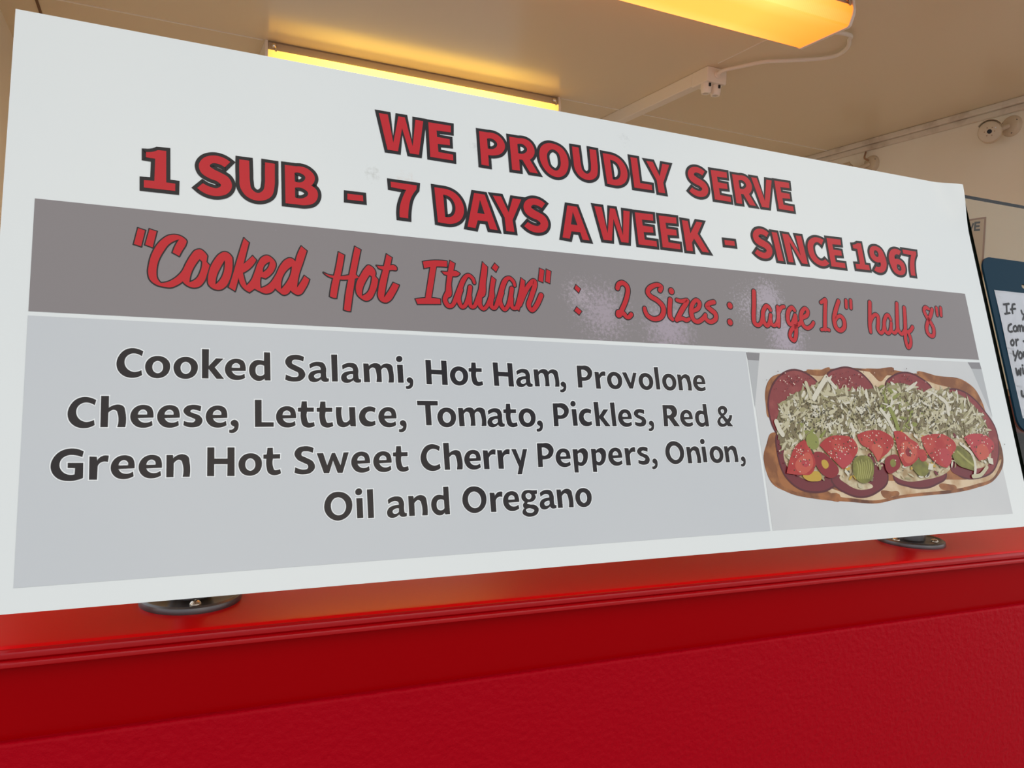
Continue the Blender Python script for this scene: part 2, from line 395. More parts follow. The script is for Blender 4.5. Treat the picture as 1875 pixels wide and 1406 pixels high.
# ------------------------------------------------------------------ the banner
ban = empty('banner', BO, BROT)
tag(ban, 'large white glossy sandwich menu banner with red and black lettering and a photo', 'banner')
BWD, BH = 1.4640, .61
M_VINYL = ink('white_vinyl', (222,223,220), .13)
M_BAND = ink('grey_band_ink', (133,125,124), .30)
M_PANEL = ink('pale_grey_panel_ink', (195,196,197), .13)
RED_I = ink('red_ink', (188,16,26), .26); RIM_I = ink('dark_brown_outline_ink', (22,12,9), .26)
BLK_I = ink('brown_black_ink', (26,15,14), .13); WHT_I = ink('white_outline_ink', (232,232,230), .22)
pu = lambda x, y: uv(x, y)
blotch(M_VINYL, [(*pu(684,318),.022,160,.66,.90,.35,(150,146,132)), (*pu(742,330),.03,120,.68,.95,.3,(196,150,120)), (*pu(1143,255),.03,130,.72,.95,.3,(160,158,155)), (*pu(870,268),.02,150,.7,.95,.3,(150,150,150))], (160,155,145))
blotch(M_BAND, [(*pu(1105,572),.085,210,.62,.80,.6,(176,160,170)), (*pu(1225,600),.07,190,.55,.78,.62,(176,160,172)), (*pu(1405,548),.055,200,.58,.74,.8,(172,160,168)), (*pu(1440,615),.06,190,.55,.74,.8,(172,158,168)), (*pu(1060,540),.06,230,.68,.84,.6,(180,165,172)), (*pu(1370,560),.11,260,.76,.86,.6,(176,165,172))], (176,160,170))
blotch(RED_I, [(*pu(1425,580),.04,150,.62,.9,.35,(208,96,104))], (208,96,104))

def curl(u, v):
    a = max(0, (u-1.395)/(BWD-1.395)); b = max(0, (v-.515)/(BH-.515))
    return .0085*(a*a*(3-2*a))*(b*b*(3-2*b)) if a and b else 0
bm = bmesh.new(); NU, NV = 96, 48; grid = {}
us = [BWD*i/NU for i in range(NU+1)]; vs_ = [BH*j/NV for j in range(NV+1)]
for s, w in ((0,-.0005),(1,0)):
    for i, u in enumerate(us):
        for j, v in enumerate(vs_): grid[s,i,j] = bm.verts.new((u, v, w+curl(u,v)))
for i in range(NU):
    for j in range(NV):
        bm.faces.new([grid[1,a,b] for a,b in ((i,j),(i+1,j),(i+1,j+1),(i,j+1))]); bm.faces.new([grid[0,a,b] for a,b in ((i,j),(i,j+1),(i+1,j+1),(i+1,j))])
edge = [(i,0) for i in range(NU)]+[(NU,j) for j in range(NV)]+[(i,NV) for i in range(NU,0,-1)]+[(0,j) for j in range(NV,0,-1)]
for a, b in zip(edge, edge[1:]+edge[:1]): bm.faces.new((grid[1,*b],grid[1,*a],grid[0,*a],grid[0,*b]))
shade(bobj('vinyl_sheet', bm, M_VINYL, ban), 40)

def flat_rect(name, corners, w, m, label=None):
    f = Flat(); f.poly(corners, w, 0); o = f.build(name, m, ban)
    if label: o['label'] = label
    return o
def edges(px):                       # four photo corners -> average to a true rectangle on the banner
    q = [uv(*p) for p in px]
    return rect((q[0][0]+q[3][0])/2, (q[2][1]+q[3][1])/2, (q[1][0]+q[2][0])/2, (q[0][1]+q[1][1])/2)
flat_rect('heading_band', [uv(*p) for p in ((52,569.8),(1792.5,658.8),(1766.7,537.8),(63.8,363.3))], .0002, M_BAND, 'dark grey printed band')
flat_rect('ingredient_panel', [uv(*p) for p in ((24.6,1076.8),(1410.5,971.8),(1364.8,643.8),(51,577.6))], .0002, M_PANEL, 'pale grey printed panel')

# ---- block capitals: tracings of the red fill
CAPS = {
'1':('A',"142,150 ~195,149 255,132 335,140 335,440 422,452 420,521 122,488 122,418 222,425 230,214 142,200"),
'S':('A',"630,492 ~715,548 ~830,570 ~920,545 ~962,470 ~930,395 ~850,345 ~785,312 ~750,280 ~775,258 ~825,262 893,296 945,245 ~870,200 ~780,183 ~690,207 ~646,275 ~668,345 ~750,402 ~825,433 ~857,466 ~825,493 ~755,482 685,447"),
'U':('A',"1032,220 1125,232 ~1129,330 ~1133,430 ~1152,505 ~1210,540 ~1258,515 ~1274,455 ~1276,350 1277,248 1370,262 ~1370,370 ~1368,470 ~1335,575 ~1230,615 ~1105,575 ~1042,490 ~1033,380"),
'B':('A',"1465,272 1575,286 ~1690,315 ~1750,385 1716,470 ~1770,515 ~1780,575 ~1745,635 ~1660,657 ~1570,648 1472,637|1558,348 ~1615,352 ~1660,390 ~1630,435 1560,430|1562,490 ~1635,497 ~1688,545 ~1645,588 1563,582"),
'-':('B',"160,245 287,260 290,308 160,293"),
'7':('B',"513,147 727,178 724,212 ~680,280 ~662,360 657,447 588,438 ~590,350 ~610,280 641,215 517,192"),
'D':('B',"870,192 942,203 ~1050,250 ~1113,370 ~1085,460 ~1000,493 ~950,487 900,478|943,253 ~1000,275 ~1043,365 ~1015,430 958,435"),
'A':('B',"1195,240 1282,253 1388,543 1325,535 1305,472 1225,463 1207,527 1142,515|1243,295 1282,412 1222,403"),
'Y':('B',"1348,260 1415,268 1478,400 1510,283 1580,293 1510,460 1525,558 1458,550 1445,440"),
'W':('E',"122,90 208,105 260,375 308,122 370,132 445,408 470,155 545,168 505,488 418,475 343,235 305,455 205,440"),
'E':('E',"593,178 808,212 808,275 672,257 677,318 797,340 800,398 683,385 690,462 830,487 832,543 613,508"),
'P':('E',"1077,262 1160,275 ~1285,325 ~1325,405 ~1290,475 ~1215,495 1165,490 1172,595 1100,583|1153,335 ~1210,340 ~1250,385 ~1220,430 1160,428"),
'R':('E',"1365,315 1455,330 ~1570,372 ~1607,450 1562,535 1640,667 1562,655 1490,535 1460,533 1467,640 1393,630|1442,387 ~1500,392 ~1535,435 ~1500,478 1450,472"),
'O':('F',"~380,135 ~450,145 ~540,195 ~600,300 ~605,400 ~560,490 ~490,513 ~400,480 ~320,385 ~285,265 ~305,175|~435,205 ~490,240 ~520,330 ~515,400 ~475,440 ~410,405 ~375,320 ~375,245"),
'L':('F',"1293,290 1367,303 1402,577 1530,598 1535,657 1338,628"),
'V':('G',"1085,260 1162,272 1275,585 1293,293 1368,307 1333,682 1235,668"),
'K':('C',"1292,225 1348,234 1373,352 1430,240 1487,249 1442,355 1552,535 1487,527 1408,402 1388,438 1398,522 1337,515"),
'I':('D',"455,122 503,130 565,388 515,382"),
'N':('D',"550,137 605,145 718,335 672,155 722,160 783,413 732,407 618,215 655,398 610,393"),
'C':('D',"925,195 ~870,173 ~820,177 ~785,215 ~785,290 ~820,370 ~880,420 ~930,432 977,408 938,368 ~905,382 ~870,360 ~835,290 ~838,232 ~865,215 905,242"),
'9':('D',"~1380,250 ~1440,275 ~1480,350 ~1495,420 ~1470,482 ~1425,490 1382,468 1400,432 ~1425,440 ~1442,425 1438,397 ~1400,393 ~1355,355 ~1340,300 ~1350,262|~1400,290 ~1420,320 ~1415,348 ~1395,340 ~1380,310 ~1383,292")}
LINE_OF = {'A':2,'B':2,'C':2,'D':2,'E':1,'F':1,'G':1}
BASE = {1: [zuv('E',613,508)[1], zuv('E',1100,583)[1], zuv('F',1338,628)[1]], 2: [zuv('A',1472,637)[1], zuv('B',1142,515)[1], zuv('C',1337,515)[1], zuv('A',122,488)[1]]}
BASE = {k: sum(v)/len(v) for k, v in BASE.items()}
GLY = {}
for k, (z, s) in CAPS.items():
    cs = [contour(z, c) for c in s.split('|')]
    au = zuv(z, *parse(s.split("|")[0])[0][:2])[0]
    GLY[k] = [off_path(c, -au, -BASE[LINE_OF[z]]) for c in cs]
xs = [p[0] for p in GLY['9'][0]]; ys = [p[1] for p in GLY['9'][0]]; mx, my = (min(xs)+max(xs))/2, (min(ys)+max(ys))/2
GLY['6'] = [[(mx-(p[0]-mx), my-(p[1]-my), p[2]) for p in c] for c in GLY['9']]
HEAD2 = [('1','A',142,150),('S','A',630,492),('U','A',1032,220),('B','A',1465,272),('-','B',160,245),('7','B',513,147),('D','B',870,192),('A','B',1195,240),('Y','B',1348,260),('S','B',1607,535),
 ('A','C',200,85),('W','C',460,122),('E','C',845,165),('E','C',1072,195),('K','C',1292,225),('-','D',30,203),('S','D',305,325),('I','D',455,122),('N','D',550,137),('C','D',925,195),('E','D',953,190),
 ('1','D',1187,243),('9','D',1380,250),('6','D',0,0),('7','D',1637,288)]
HEAD1 = [('W','E',122,90),('E','E',593,178),('P','E',1077,262),('R','E',1365,315),('O','F',380,135),('U','F',648,183),('D','F',985,237),('L','F',1293,290),('Y','F',1465,315),
 ('S','G',240,462),('E','G',530,163),('R','G',822,210),('V','G',1085,260),('E','G',1405,315)]
def letters(name, insts, gly, base, inks, ow, label, lim=2.2, rnd=False):
    f = Flat()
    for ch, z, x, y in insts:
        if ch == '6': u = zuv('D',1587,390)[0]-mx
        else: u = zuv(z, x, y)[0]
        for c in gly[ch]:
            f.ribbon(off_path(c, u, base), ow, .0004, 0, True, lim, rnd)
        f.tri([off_path(c, u, base) for c in gly[ch]], .0006, 1)
    o = f.build(name, inks, ban); o['label'] = label; return o
for word, i, j in (('WE',0,2),('PROUDLY',2,9),('SERVE',9,14)): letters('lettering', HEAD1[i:j], GLY, BASE[1], [RIM_I, RED_I], .0041, 'red block capitals reading '+word)
for word, i, j in (('1 SUB',0,4),('-',4,5),('7 DAYS',5,10),('A WEEK',10,15),('-',15,16),('SINCE',16,21),('1967',21,25)): letters('lettering', HEAD2[i:j], GLY, BASE[2], [RIM_I, RED_I], .0041, 'red block capitals reading '+word)

# ---- ingredient text: tracings of the black fill
TXT = {
'C':('H1',"366,108 ~310,83 ~250,73 ~170,92 ~105,155 ~78,235 ~100,320 ~165,375 ~240,392 ~300,385 353,362 345,310 ~300,326 ~265,329 ~205,305 ~165,240 ~185,165 ~255,130 ~305,137 350,160"),
'o':('H1',"~520,157 ~595,175 ~645,225 ~653,280 ~610,365 ~520,396 ~430,370 ~388,300 ~392,235 ~445,175|~520,210 ~560,228 ~578,275 ~560,325 ~520,343 ~480,325 ~462,275 ~480,228"),
'k':('H1',"995,83 1070,86 1068,265 1145,183 1225,186 1132,280 1232,403 1150,402 1065,295 1065,398 995,397"),
'e':('H1',"1463,317 ~1462,270 ~1440,215 ~1365,187 ~1290,207 ~1243,275 ~1250,345 ~1300,400 ~1380,416 1457,393 1450,348 ~1400,366 ~1345,355 1313,317|1313,283 ~1330,245 ~1362,233 ~1395,250 1402,285"),
'd':('H1',"1660,118 1725,120 1730,420 1672,420 1665,398 ~1640,418 ~1595,425 ~1530,390 ~1500,310 ~1520,240 ~1575,203 ~1625,203 1660,213|1662,263 ~1630,252 ~1585,262 ~1568,310 ~1585,360 ~1620,372 1664,352"),
'S':('H2',"322,130 ~260,107 ~200,103 ~120,125 ~83,190 ~115,255 ~200,305 ~250,335 ~250,370 ~190,385 ~140,373 93,352 83,417 ~140,437 ~205,443 ~290,425 ~340,360 ~315,295 ~225,240 ~170,205 ~180,172 ~230,165 313,188"),
'a':('H2',"390,225 ~430,202 ~500,190 ~570,208 ~603,270 ~605,360 ~615,398 640,403 638,440 ~600,447 ~562,440 538,412 ~500,440 ~450,450 ~395,430 ~377,380 ~405,325 ~470,300 535,295 ~528,262 ~490,245 ~440,255 398,277|535,338 ~485,342 ~450,372 ~465,398 ~500,402 535,380"),
'l':('H2',"667,100 743,100 753,442 680,442"),
'm':('H2',"1075,212 1140,213 1148,245 ~1190,215 ~1235,208 ~1280,222 1300,250 ~1340,218 ~1385,213 ~1440,240 ~1455,300 1463,455 1395,455 ~1388,310 ~1375,280 ~1345,265 ~1318,277 1305,295 1313,450 1243,448 ~1237,310 ~1225,277 ~1195,263 ~1165,278 1152,295 1162,450 1088,450"),
'i':('H2',"1505,228 1577,230 1590,457 1520,457|~1532,116 ~1562,128 ~1573,155 ~1562,184 ~1532,194 ~1503,184 ~1492,155 ~1503,128"),
',':('H2',"~1665,388 ~1703,412 ~1712,460 ~1695,515 ~1655,537 1617,530 1618,498 ~1650,495 ~1668,468 ~1640,450 ~1627,420"),
'h':('H3',"415,55 495,55 492,175 ~540,150 ~590,142 ~640,160 ~660,220 657,370 577,370 ~582,235 ~570,205 ~540,195 ~510,206 487,225 482,370 407,370"),
's':('H3',"1425,160 ~1380,147 ~1335,145 ~1270,165 ~1245,205 ~1275,250 ~1330,275 ~1365,297 ~1350,318 ~1310,322 1250,307 1245,350 ~1300,370 ~1345,372 ~1415,350 ~1438,300 ~1410,255 ~1345,228 ~1315,210 ~1335,193 ~1370,197 1417,210"),
'L':('H4',"155,42 227,42 228,282 357,283 357,330 157,332"),
't':('H4',"658,58 712,58 715,125 788,125 787,170 715,170 ~716,250 ~735,288 ~760,287 790,280 798,322 ~760,337 ~725,340 ~670,315 ~650,255 648,170 617,168 617,127 650,125"),
'u':('H4',"1025,120 1088,120 ~1093,245 ~1105,275 ~1130,283 ~1155,272 1172,250 1165,120 1230,120 1240,327 1183,325 1175,303 ~1140,328 ~1090,335 ~1045,310 ~1032,255"),
'c':('H4',"1450,132 ~1410,115 ~1375,113 ~1310,140 ~1275,200 ~1280,265 ~1320,315 ~1380,328 1450,308 1445,265 ~1405,275 ~1370,265 ~1340,220 ~1355,180 ~1390,165 1440,178"),
'G':('H5',"405,92 ~345,68 ~280,62 ~180,85 ~100,155 ~70,240 ~90,315 ~150,370 ~260,390 397,360 400,207 243,207 243,258 317,260 313,323 ~265,328 ~205,308 ~160,240 ~185,165 ~260,128 ~320,130 390,148"),
'r':('H5',"463,143 535,145 540,185 ~570,150 ~610,133 658,135 648,198 ~600,195 ~565,212 545,240 538,377 458,377"),
'n':('H5',"1240,128 1305,128 1308,160 ~1350,130 ~1410,120 ~1460,145 ~1473,200 1473,347 1403,347 ~1402,215 ~1390,185 ~1360,175 ~1333,190 1313,210 1310,350 1238,352"),
'H':('H6',"92,67 152,67 152,163 265,163 265,67 325,67 325,312 263,312 265,210 150,210 150,313 90,313"),
'w':('H6',"1030,117 1085,115 1120,220 1160,115 1187,113 1235,220 1260,110 1305,108 1252,285 1210,285 1170,180 1137,287 1092,287"),
'O':('H7',"~290,147 ~380,170 ~450,240 ~468,330 ~440,430 ~360,505 ~270,528 ~170,490 ~105,400 ~100,310 ~140,215 ~210,160|~285,220 ~345,245 ~383,310 ~380,380 ~340,440 ~280,457 ~220,430 ~185,350 ~195,280 ~230,237"),
'g':('H8',"1060,155 1062,200 1030,207 ~1047,240 ~1030,280 ~980,307 ~945,312 ~935,323 ~965,335 ~1040,345 ~1083,390 ~1070,450 ~1000,490 ~930,487 ~880,450 ~885,405 905,385 ~884,358 ~890,325 910,305 ~870,270 ~863,220 ~890,170 ~950,153 ~1000,157|~955,193 ~985,210 ~990,245 ~960,272 ~925,250 ~918,215|~945,389 ~1000,393 ~1027,412 ~1010,437 ~970,443 ~930,428 ~922,406"),
'P':('J2',"107,100 185,101 ~265,120 ~303,175 ~300,230 ~265,278 ~220,292 177,292 183,380 127,380|165,152 ~210,160 ~247,200 ~230,238 172,243"),
'v':('J2',"683,187 737,187 795,320 825,190 868,193 825,392 780,392"),
'T':('J3',"62,67 345,70 348,130 247,130 265,403 190,403 172,128 67,127"),
'R':('J4',"1138,88 1210,89 ~1265,110 ~1282,160 ~1270,200 1250,215 1310,298 1255,297 1200,220 1190,220 1195,297 1155,298|1180,127 ~1210,130 ~1230,160 ~1215,185 1185,188"),
'&':('J4',"~1725,97 ~1762,112 ~1775,140 ~1765,170 1742,192 1775,228 ~1790,210 1793,188 1822,188 ~1817,225 1800,258 1833,298 1785,298 1772,286 ~1735,303 ~1695,292 ~1677,255 ~1688,220 1712,197 ~1688,170 ~1680,135 ~1695,108|~1727,130 ~1743,145 1727,172 ~1710,145|1725,215 1757,260 ~1735,272 ~1712,262 ~1707,240"),
'y':('J5',"1355,167 1418,167 1483,325 1515,167 1573,167 1503,513 1443,513 1462,410"),
'p':('J6',"487,100 525,100 530,115 ~555,95 ~580,92 ~607,115 ~613,170 ~595,220 ~560,240 535,232 540,293 507,293|530,140 ~555,130 ~572,150 ~573,185 ~560,208 535,200")}
TLINE = {'H1':1,'H2':1,'J1':1,'J2':1,'H3':2,'H4':2,'J3':2,'J4':2,'H5':3,'H6':3,'J5':3,'J6':3,'H7':4,'H8':4}
# baselines read along each line, fitted as v = a + b*u
def fitline(ps):
    q = [zuv(*p) for p in ps]; n = len(q); mu = sum(p[0] for p in q)/n; mv = sum(p[1] for p in q)/n
    b = sum((p[0]-mu)*(p[1]-mv) for p in q)/sum((p[0]-mu)**2 for p in q); return (mv-b*mu, b)
TB = {1: fitline([('H1',1030,398),('H2',720,442),('J1',110,382),('J1',930,410),('J2',155,380)]), 2: fitline([('H3',440,370),('H4',190,331),('J3',225,403),('J4',105,297),('J4',1175,298)]),
      3: fitline([('H5',1270,352),('H6',120,313),('J5',475,432),('J6',75,247),('J6',1630,215)]), 4: fitline([('H7',710,497),('H7',1720,432),('H8',510,415),('H8',1490,374)])}
tbv = lambda ln, u: TB[ln][0]+TB[ln][1]*u
TG = {}
for k, (z, s) in TXT.items():
    cs = [contour(z, c) for c in s.split('|')]; au = zuv(z, *parse(s.split("|")[0])[0][:2])[0]
    TG[k] = [off_path(c, -au, -tbv(TLINE[z], au)) for c in cs]
own = lambda ch: (ch, TXT[ch][0], *parse(TXT[ch][1].split("|")[0])[0][:2])
INGR = {1: [own('C'),own('o'),('o','H1',820,163),own('k'),own('e'),own('d'),own('S'),own('a'),own('l'),('a','H2',805,238),own('m'),own('i'),own(','),
  ('H','J1',57,95),('o','J1',462,175),('t','J1',622,128),('H','J1',882,130),('a','J1',1172,236),('m','J1',1382,215),(',','J1',1745,370),
  own('P'),('r','J2',333,177),('o','J2',577,178),own('v'),('o','J2',974,190),('l','J2',1085,113),('o','J2',1270,200),('n','J2',1383,210),('e','J2',1743,325)],
 2: [('C','H3',366,95),own('h'),('e','H3',942,270),('e','H3',1207,268),own('s'),('e','H3',1687,270),(',','H3',1760,303),own('L'),('e','H4',597,237),own('t'),('t','H4',858,58),own('u'),own('c'),('e','H4',1673,228),(',','H4',1742,258),
  own('T'),('o','J3',460,150),('m','J3',625,160),('a','J3',1032,195),('t','J3',1283,103),('o','J3',1562,172),(',','J3',1745,345),
  ('P','J4',62,75),('i','J4',247,135),('c','J4',440,140),('k','J4',462,65),('l','J4',622,65),('e','J4',838,225),('s','J4',960,147),(',','J4',1027,252),own('R'),('e','J4',1437,230),('d','J4',1530,80),own('&')],
 3: [own('G'),own('r'),('e','H5',917,258),('e','H5',1193,252),own('n'),own('H'),('o','H6',458,120),('t','H6',608,72),('S','H6',1003,75),own('w'),('e','H6',1487,197),('e','H6',1672,188),('t','H6',1712,47),
  ('C','J5',375,118),('h','J5',418,63),('e','J5',937,305),('r','J5',963,168),('r','J5',1160,168),own('y'),('P','J6',35,52),('e','J6',317,178),('p','J6',333,100),own('p'),('e','J6',750,172),('r','J6',767,95),('s','J6',962,95),(',','J6',1020,187),
  ('O','J6',1183,40),('n','J6',1285,92),('i','J6',1412,88),('o','J6',1529,80),('n','J6',1601,87),(',','J6',1760,175)],
 4: [own('O'),('i','H7',520,235),('l','H7',660,113),('a','H7',935,245),('n','H7',1205,205),('d','H7',1665,65),('O','H8',265,95),('r','H8',457,175),('e','H8',835,290),own('g'),('a','H8',1097,193),('n','H8',1308,152),('o','H8',1640,133)]}
LBL = {1:'black text Cooked Salami, Hot Ham, Provolone',2:'black text Cheese, Lettuce, Tomato, Pickles, Red &',3:'black text Green Hot Sweet Cherry Peppers, Onion,',4:'black text Oil and Oregano'}
for ln, insts in INGR.items():
    f = Flat()
    for ch, z, x, y in insts:
        u = zuv(z, x, y)[0]; b = tbv(ln, u); cs = [off_path(c, u, b) for c in TG[ch]]
        for c in cs: f.ribbon(c, .0011, .0004, 0, True, 1.6)
        if ch == 'i':
            for c in cs: f.tri([c], .0006, 1)
        else: f.tri(cs, .0006, 1)
    f.build('lettering', [WHT_I, BLK_I], ban)['label'] = LBL[ln]

# ---- brush script
def script_poly(f, z, s, ow=.0014):
    cs = [contour(z, c) for c in s.split('|')]
    for c in cs: f.ribbon(c, ow, .0004, 0, True, 1.25, True)
    f.tri(cs, .0006, 1)
def script_stroke(f, z, s, w, ow=.0015):
    """s: x,y[,w] points of the pen's path in crop pixels"""
    P = []
    for t in s.split():
        q = [float(k) for k in t.split(',')]; x, y = q[0], q[1]; ww = q[2] if len(q) > 2 else w
        a = zuv(z, x-ww/2, y); b = zuv(z, x+ww/2, y); c = zuv(z, x, y)
        P.append((c[0], c[1], (b[0]-a[0])/2))
    P = smooth_open(P)
    pts = [(p[0], p[1]) for p in P]; hw = [p[2] for p in P]
    f.stroke(pts, [h+ow for h in hw], .0004, 0); f.stroke(pts, hw, .0006, 1)
f = Flat()
for s in ("122,97 190,120 152,275 82,252","235,107 303,130 265,285 193,258",
  "462,335 525,370 ~552,320 ~590,255 ~597,225 ~565,190 ~490,162 ~430,167 ~350,215 ~270,325 ~230,450 ~222,540 ~240,600 ~300,650 ~380,672 ~440,678 ~505,655 560,618 ~605,660 ~670,680 ~720,670 ~770,620 ~800,540 823,462 792,428 800,370 ~775,335 ~730,305 ~690,312 ~640,365 ~600,430 ~550,525 ~480,590 ~410,625 345,635 ~310,590 ~302,520 ~320,420 ~370,325 ~430,250 527,206 ~490,265|725,400 752,425 ~735,520 ~690,595 625,628 ~635,560 ~680,460",
  "1045,385 ~965,330 ~925,348 ~870,410 ~825,500 ~808,590 ~815,650 ~860,690 ~930,700 ~980,670 ~1020,600 ~1045,500|972,410 ~965,520 ~930,600 880,650 ~890,570 ~930,480",
  "1160,195 1208,240 ~1180,350 1155,450 1245,370 1280,410 ~1220,490 1150,535 ~1165,600 1185,658 ~1230,610 ~1265,530 ~1300,435 ~1340,380 ~1385,365 ~1440,395 ~1470,440 ~1455,510 ~1415,560 1370,590 1325,575 ~1318,630 1325,685 ~1400,650 ~1470,560 ~1520,460 ~1570,405 ~1610,390 1665,425 ~1690,340 1722,275 1775,320 ~1740,430 ~1700,550 1680,680 ~1715,630 1752,565 1800,600 ~1760,690 ~1715,745 ~1690,752 ~1655,738 1615,705 ~1585,742 ~1550,750 ~1505,722 1465,685 ~1420,730 ~1370,738 ~1315,717 1265,690 1215,725 ~1150,680 ~1120,630 1108,580 ~1090,650 1072,712 1012,675 ~1050,560 ~1090,420|1415,425 ~1400,480 1345,530 ~1355,470|1630,470 ~1615,560 ~1575,635 1525,695 ~1530,600 ~1570,520"): script_poly(f, 'K1', s)
for s in ("372,300 470,352 ~425,620 ~385,800 335,1085 ~280,1080 225,1055 ~262,820 ~305,660","652,205 750,260 ~690,560 ~655,740 ~620,980 575,1310 ~520,1305 465,1285 ~500,980 ~555,690","115,650 ~200,688 ~300,705 ~430,712 ~560,692 665,680 720,735 ~620,762 ~500,772 ~390,768 ~290,748 ~180,705",
  "~890,525 ~935,545 ~1002,630 998,710 1050,770 ~1035,870 ~990,1000 ~925,1105 ~850,1135 ~760,1095 ~690,1020 ~670,940 ~690,800 ~750,690 ~820,580|905,690 945,720 ~925,860 ~865,995 775,1050 ~778,950 ~825,820",
  "1195,335 1285,395 ~1255,540 ~1215,720 ~1180,900 1150,1080 ~1220,980 1310,825 1410,865 ~1340,1010 ~1245,1140 ~1190,1165 ~1090,1130 ~1050,1060 ~1055,940 ~1090,760 ~1140,580","1025,530 ~1100,540 ~1200,535 1300,520 ~1365,560 ~1370,600 ~1290,605 ~1200,610 1120,597 1060,575"): script_poly(f, 'K2', s)
for s in ("165,110 ~280,97 415,105 413,165 ~300,160 178,178","245,150 305,155 250,500 190,495","88,498 ~190,488 ~270,488 345,500 348,550 ~230,550 110,550","360,212 ~430,215 ~510,208 550,235 ~530,255 ~450,258 385,240",
  "912,128 950,165 925,215 882,175","1380,180 1425,200 1413,325 1367,305","1450,190 1495,212 1485,335 1440,315",
  "447,100 497,130 ~460,330 ~440,480 400,480 ~410,330","785,115 835,165 ~820,320 ~785,480 735,480 ~755,330","880,262 922,298 ~905,400 ~895,500 850,500 ~862,380","1185,280 1225,310 1222,390 ~1200,480 1165,620 1120,590 ~1150,480"): script_poly(f, 'K3', s, .0013)
for s in ("420,440,50 395,505,46 425,565,46 475,560,38 525,455,48 585,305,46 635,252,34 682,285,34 700,330,28","560,400,46 535,490,48 565,575,38 605,565,38 640,480,44 657,375,42","650,470,42 660,565,38 700,575,36 735,500,42 765,420,50","760,450,48 755,550,46 795,600,36 838,560,36 875,470,42",
  "880,470,46 875,565,42 915,590,36 955,500,48 1010,325,48 1060,280,34 1105,315,34 1120,358,28","985,430,46 965,520,46 1010,605,36 1050,570,38 1075,490,44 1090,390,42","1085,490,42 1092,580,36 1135,590,36 1165,520,40","1175,560,36 1240,400,44 1308,315,44 1330,350,46 1290,480,46 1265,560,44 1300,615,40 1350,560,46 1395,460,46"): script_stroke(f, 'K3', s, 44, .0013)
f.build('lettering', [RIM_I, RED_I], ban)['label'] = 'red brush script reading "Cooked Hot Italian"'
f = Flat()
for s in ("1757,352 1803,392 1785,432 1742,388","1765,582 1815,625 1790,662 1742,620"): script_poly(f, 'K3', s, .0013)
f.build('lettering', [RIM_I, RED_I], ban)['label'] = 'red brush script colon'
f = Flat()
for s in ("218,272 235,222 285,203 340,245 355,315 330,430 285,540 245,625,60","235,600,70 232,622,70","250,605,50 300,610 340,655,44 375,650,48 400,620,50"): script_stroke(f, 'K4', s, 54)
f.build('lettering', [RIM_I, RED_I], ban)['label'] = 'red handwritten script numeral 2'
f = Flat()
for s in ("780,300 795,255,48 740,228,46 655,262 618,320 655,380 740,432 812,505,58 825,590,58 785,660 700,680,50 620,640,50 585,580,48 577,540,44","915,425 907,540 912,640 945,685,40","929,309,66 930,314,66","1003,430,40 1060,445,42 1140,440,44 1075,550,56 1000,690,50","1000,688,44 1070,672,44 1125,695,44 1165,680,38","1215,575,40 1280,540,46 1300,470,50 1255,432,44 1205,490,50 1192,590,56 1220,685,50 1280,715,46 1345,675,46 1380,625,40","1490,457,50 1430,472,48 1398,510,48 1445,555,54 1508,610,54 1512,680,50 1450,718,46 1395,690,46 1378,645,38"): script_stroke(f, 'K4', s, 54)
f.build('lettering', [RIM_I, RED_I], ban)['label'] = 'red handwritten script reading Sizes'
f = Flat()
for s in ("1702,500,64 1704,506,64","1704,720,64 1705,725,64"): script_stroke(f, 'K4', s, 54)
f.build('lettering', [RIM_I, RED_I], ban)['label'] = 'red handwritten script colon'
f = Flat()
for s in ("255,205 257,400 252,600 268,695,58 320,730,50 370,690,50 392,600,56 400,510,56 445,430,50 490,450,48 515,495,42","395,560,56 405,660,56 455,735,50 500,690,54 517,570,48","515,640,50 530,705,46 575,735,44 620,690,48 640,600,50","628,450,52 640,600,56 640,735,54","640,530,50 680,455,44 725,440,42",
  "892,500,42 850,455,50 800,500,54 782,590,56 800,690,54 845,712,48 880,640,50 898,575,48","903,580,50 912,720,54 912,880,54 885,965,50 838,940,48 818,880,48 845,800,50 915,740,50 980,690,50 1005,600,50","1010,610,50 1080,575,50 1095,510,50 1050,468,44 1000,530,52 992,630,56 1025,730,50 1090,775,48 1155,740,46 1185,690,42",
  "1302,375,42 1345,345,44 1368,330,46","1372,345,54 1365,560,52 1365,790,54","1310,800,36 1370,790,40 1430,805,36","1575,355,50 1530,500,56 1508,630,58 1535,760,56 1605,812,50 1665,760,54 1662,660,54 1615,592,46 1560,600,40 1525,650,40","1692,345,42 1697,450,42","1765,345,42 1770,460,42"): script_stroke(f, 'K5', s, 60)
f.build('lettering', [RIM_I, RED_I], ban)['label'] = 'red handwritten script reading large 16"'
f = Flat()
for s in ("335,250 335,500 338,700 352,810,50","345,640,46 385,530,50 440,482,50 490,520,56 495,650,58 492,760,56 545,830,50 592,790,52 608,690,56 612,600,56 645,510,54 690,495,50 735,575,44","605,650,56 640,800,52 700,832,50 735,750,52 743,640,48","743,740,50 760,800,46 810,830,46 855,770,50 862,680,56","850,270,54 855,500,60 865,720,60 900,810,54 950,850,50 995,790,50",
  "992,352,56 1005,550,60 1012,780,60 1018,960,54 1062,1100,56 1112,1050,54 1110,930,50 1062,810,48","1070,810,50 1115,780,50 1150,720,52"): script_stroke(f, 'K6', s, 62)
f.build('lettering', [RIM_I, RED_I], ban)['label'] = 'red handwritten script reading half'
f = Flat()
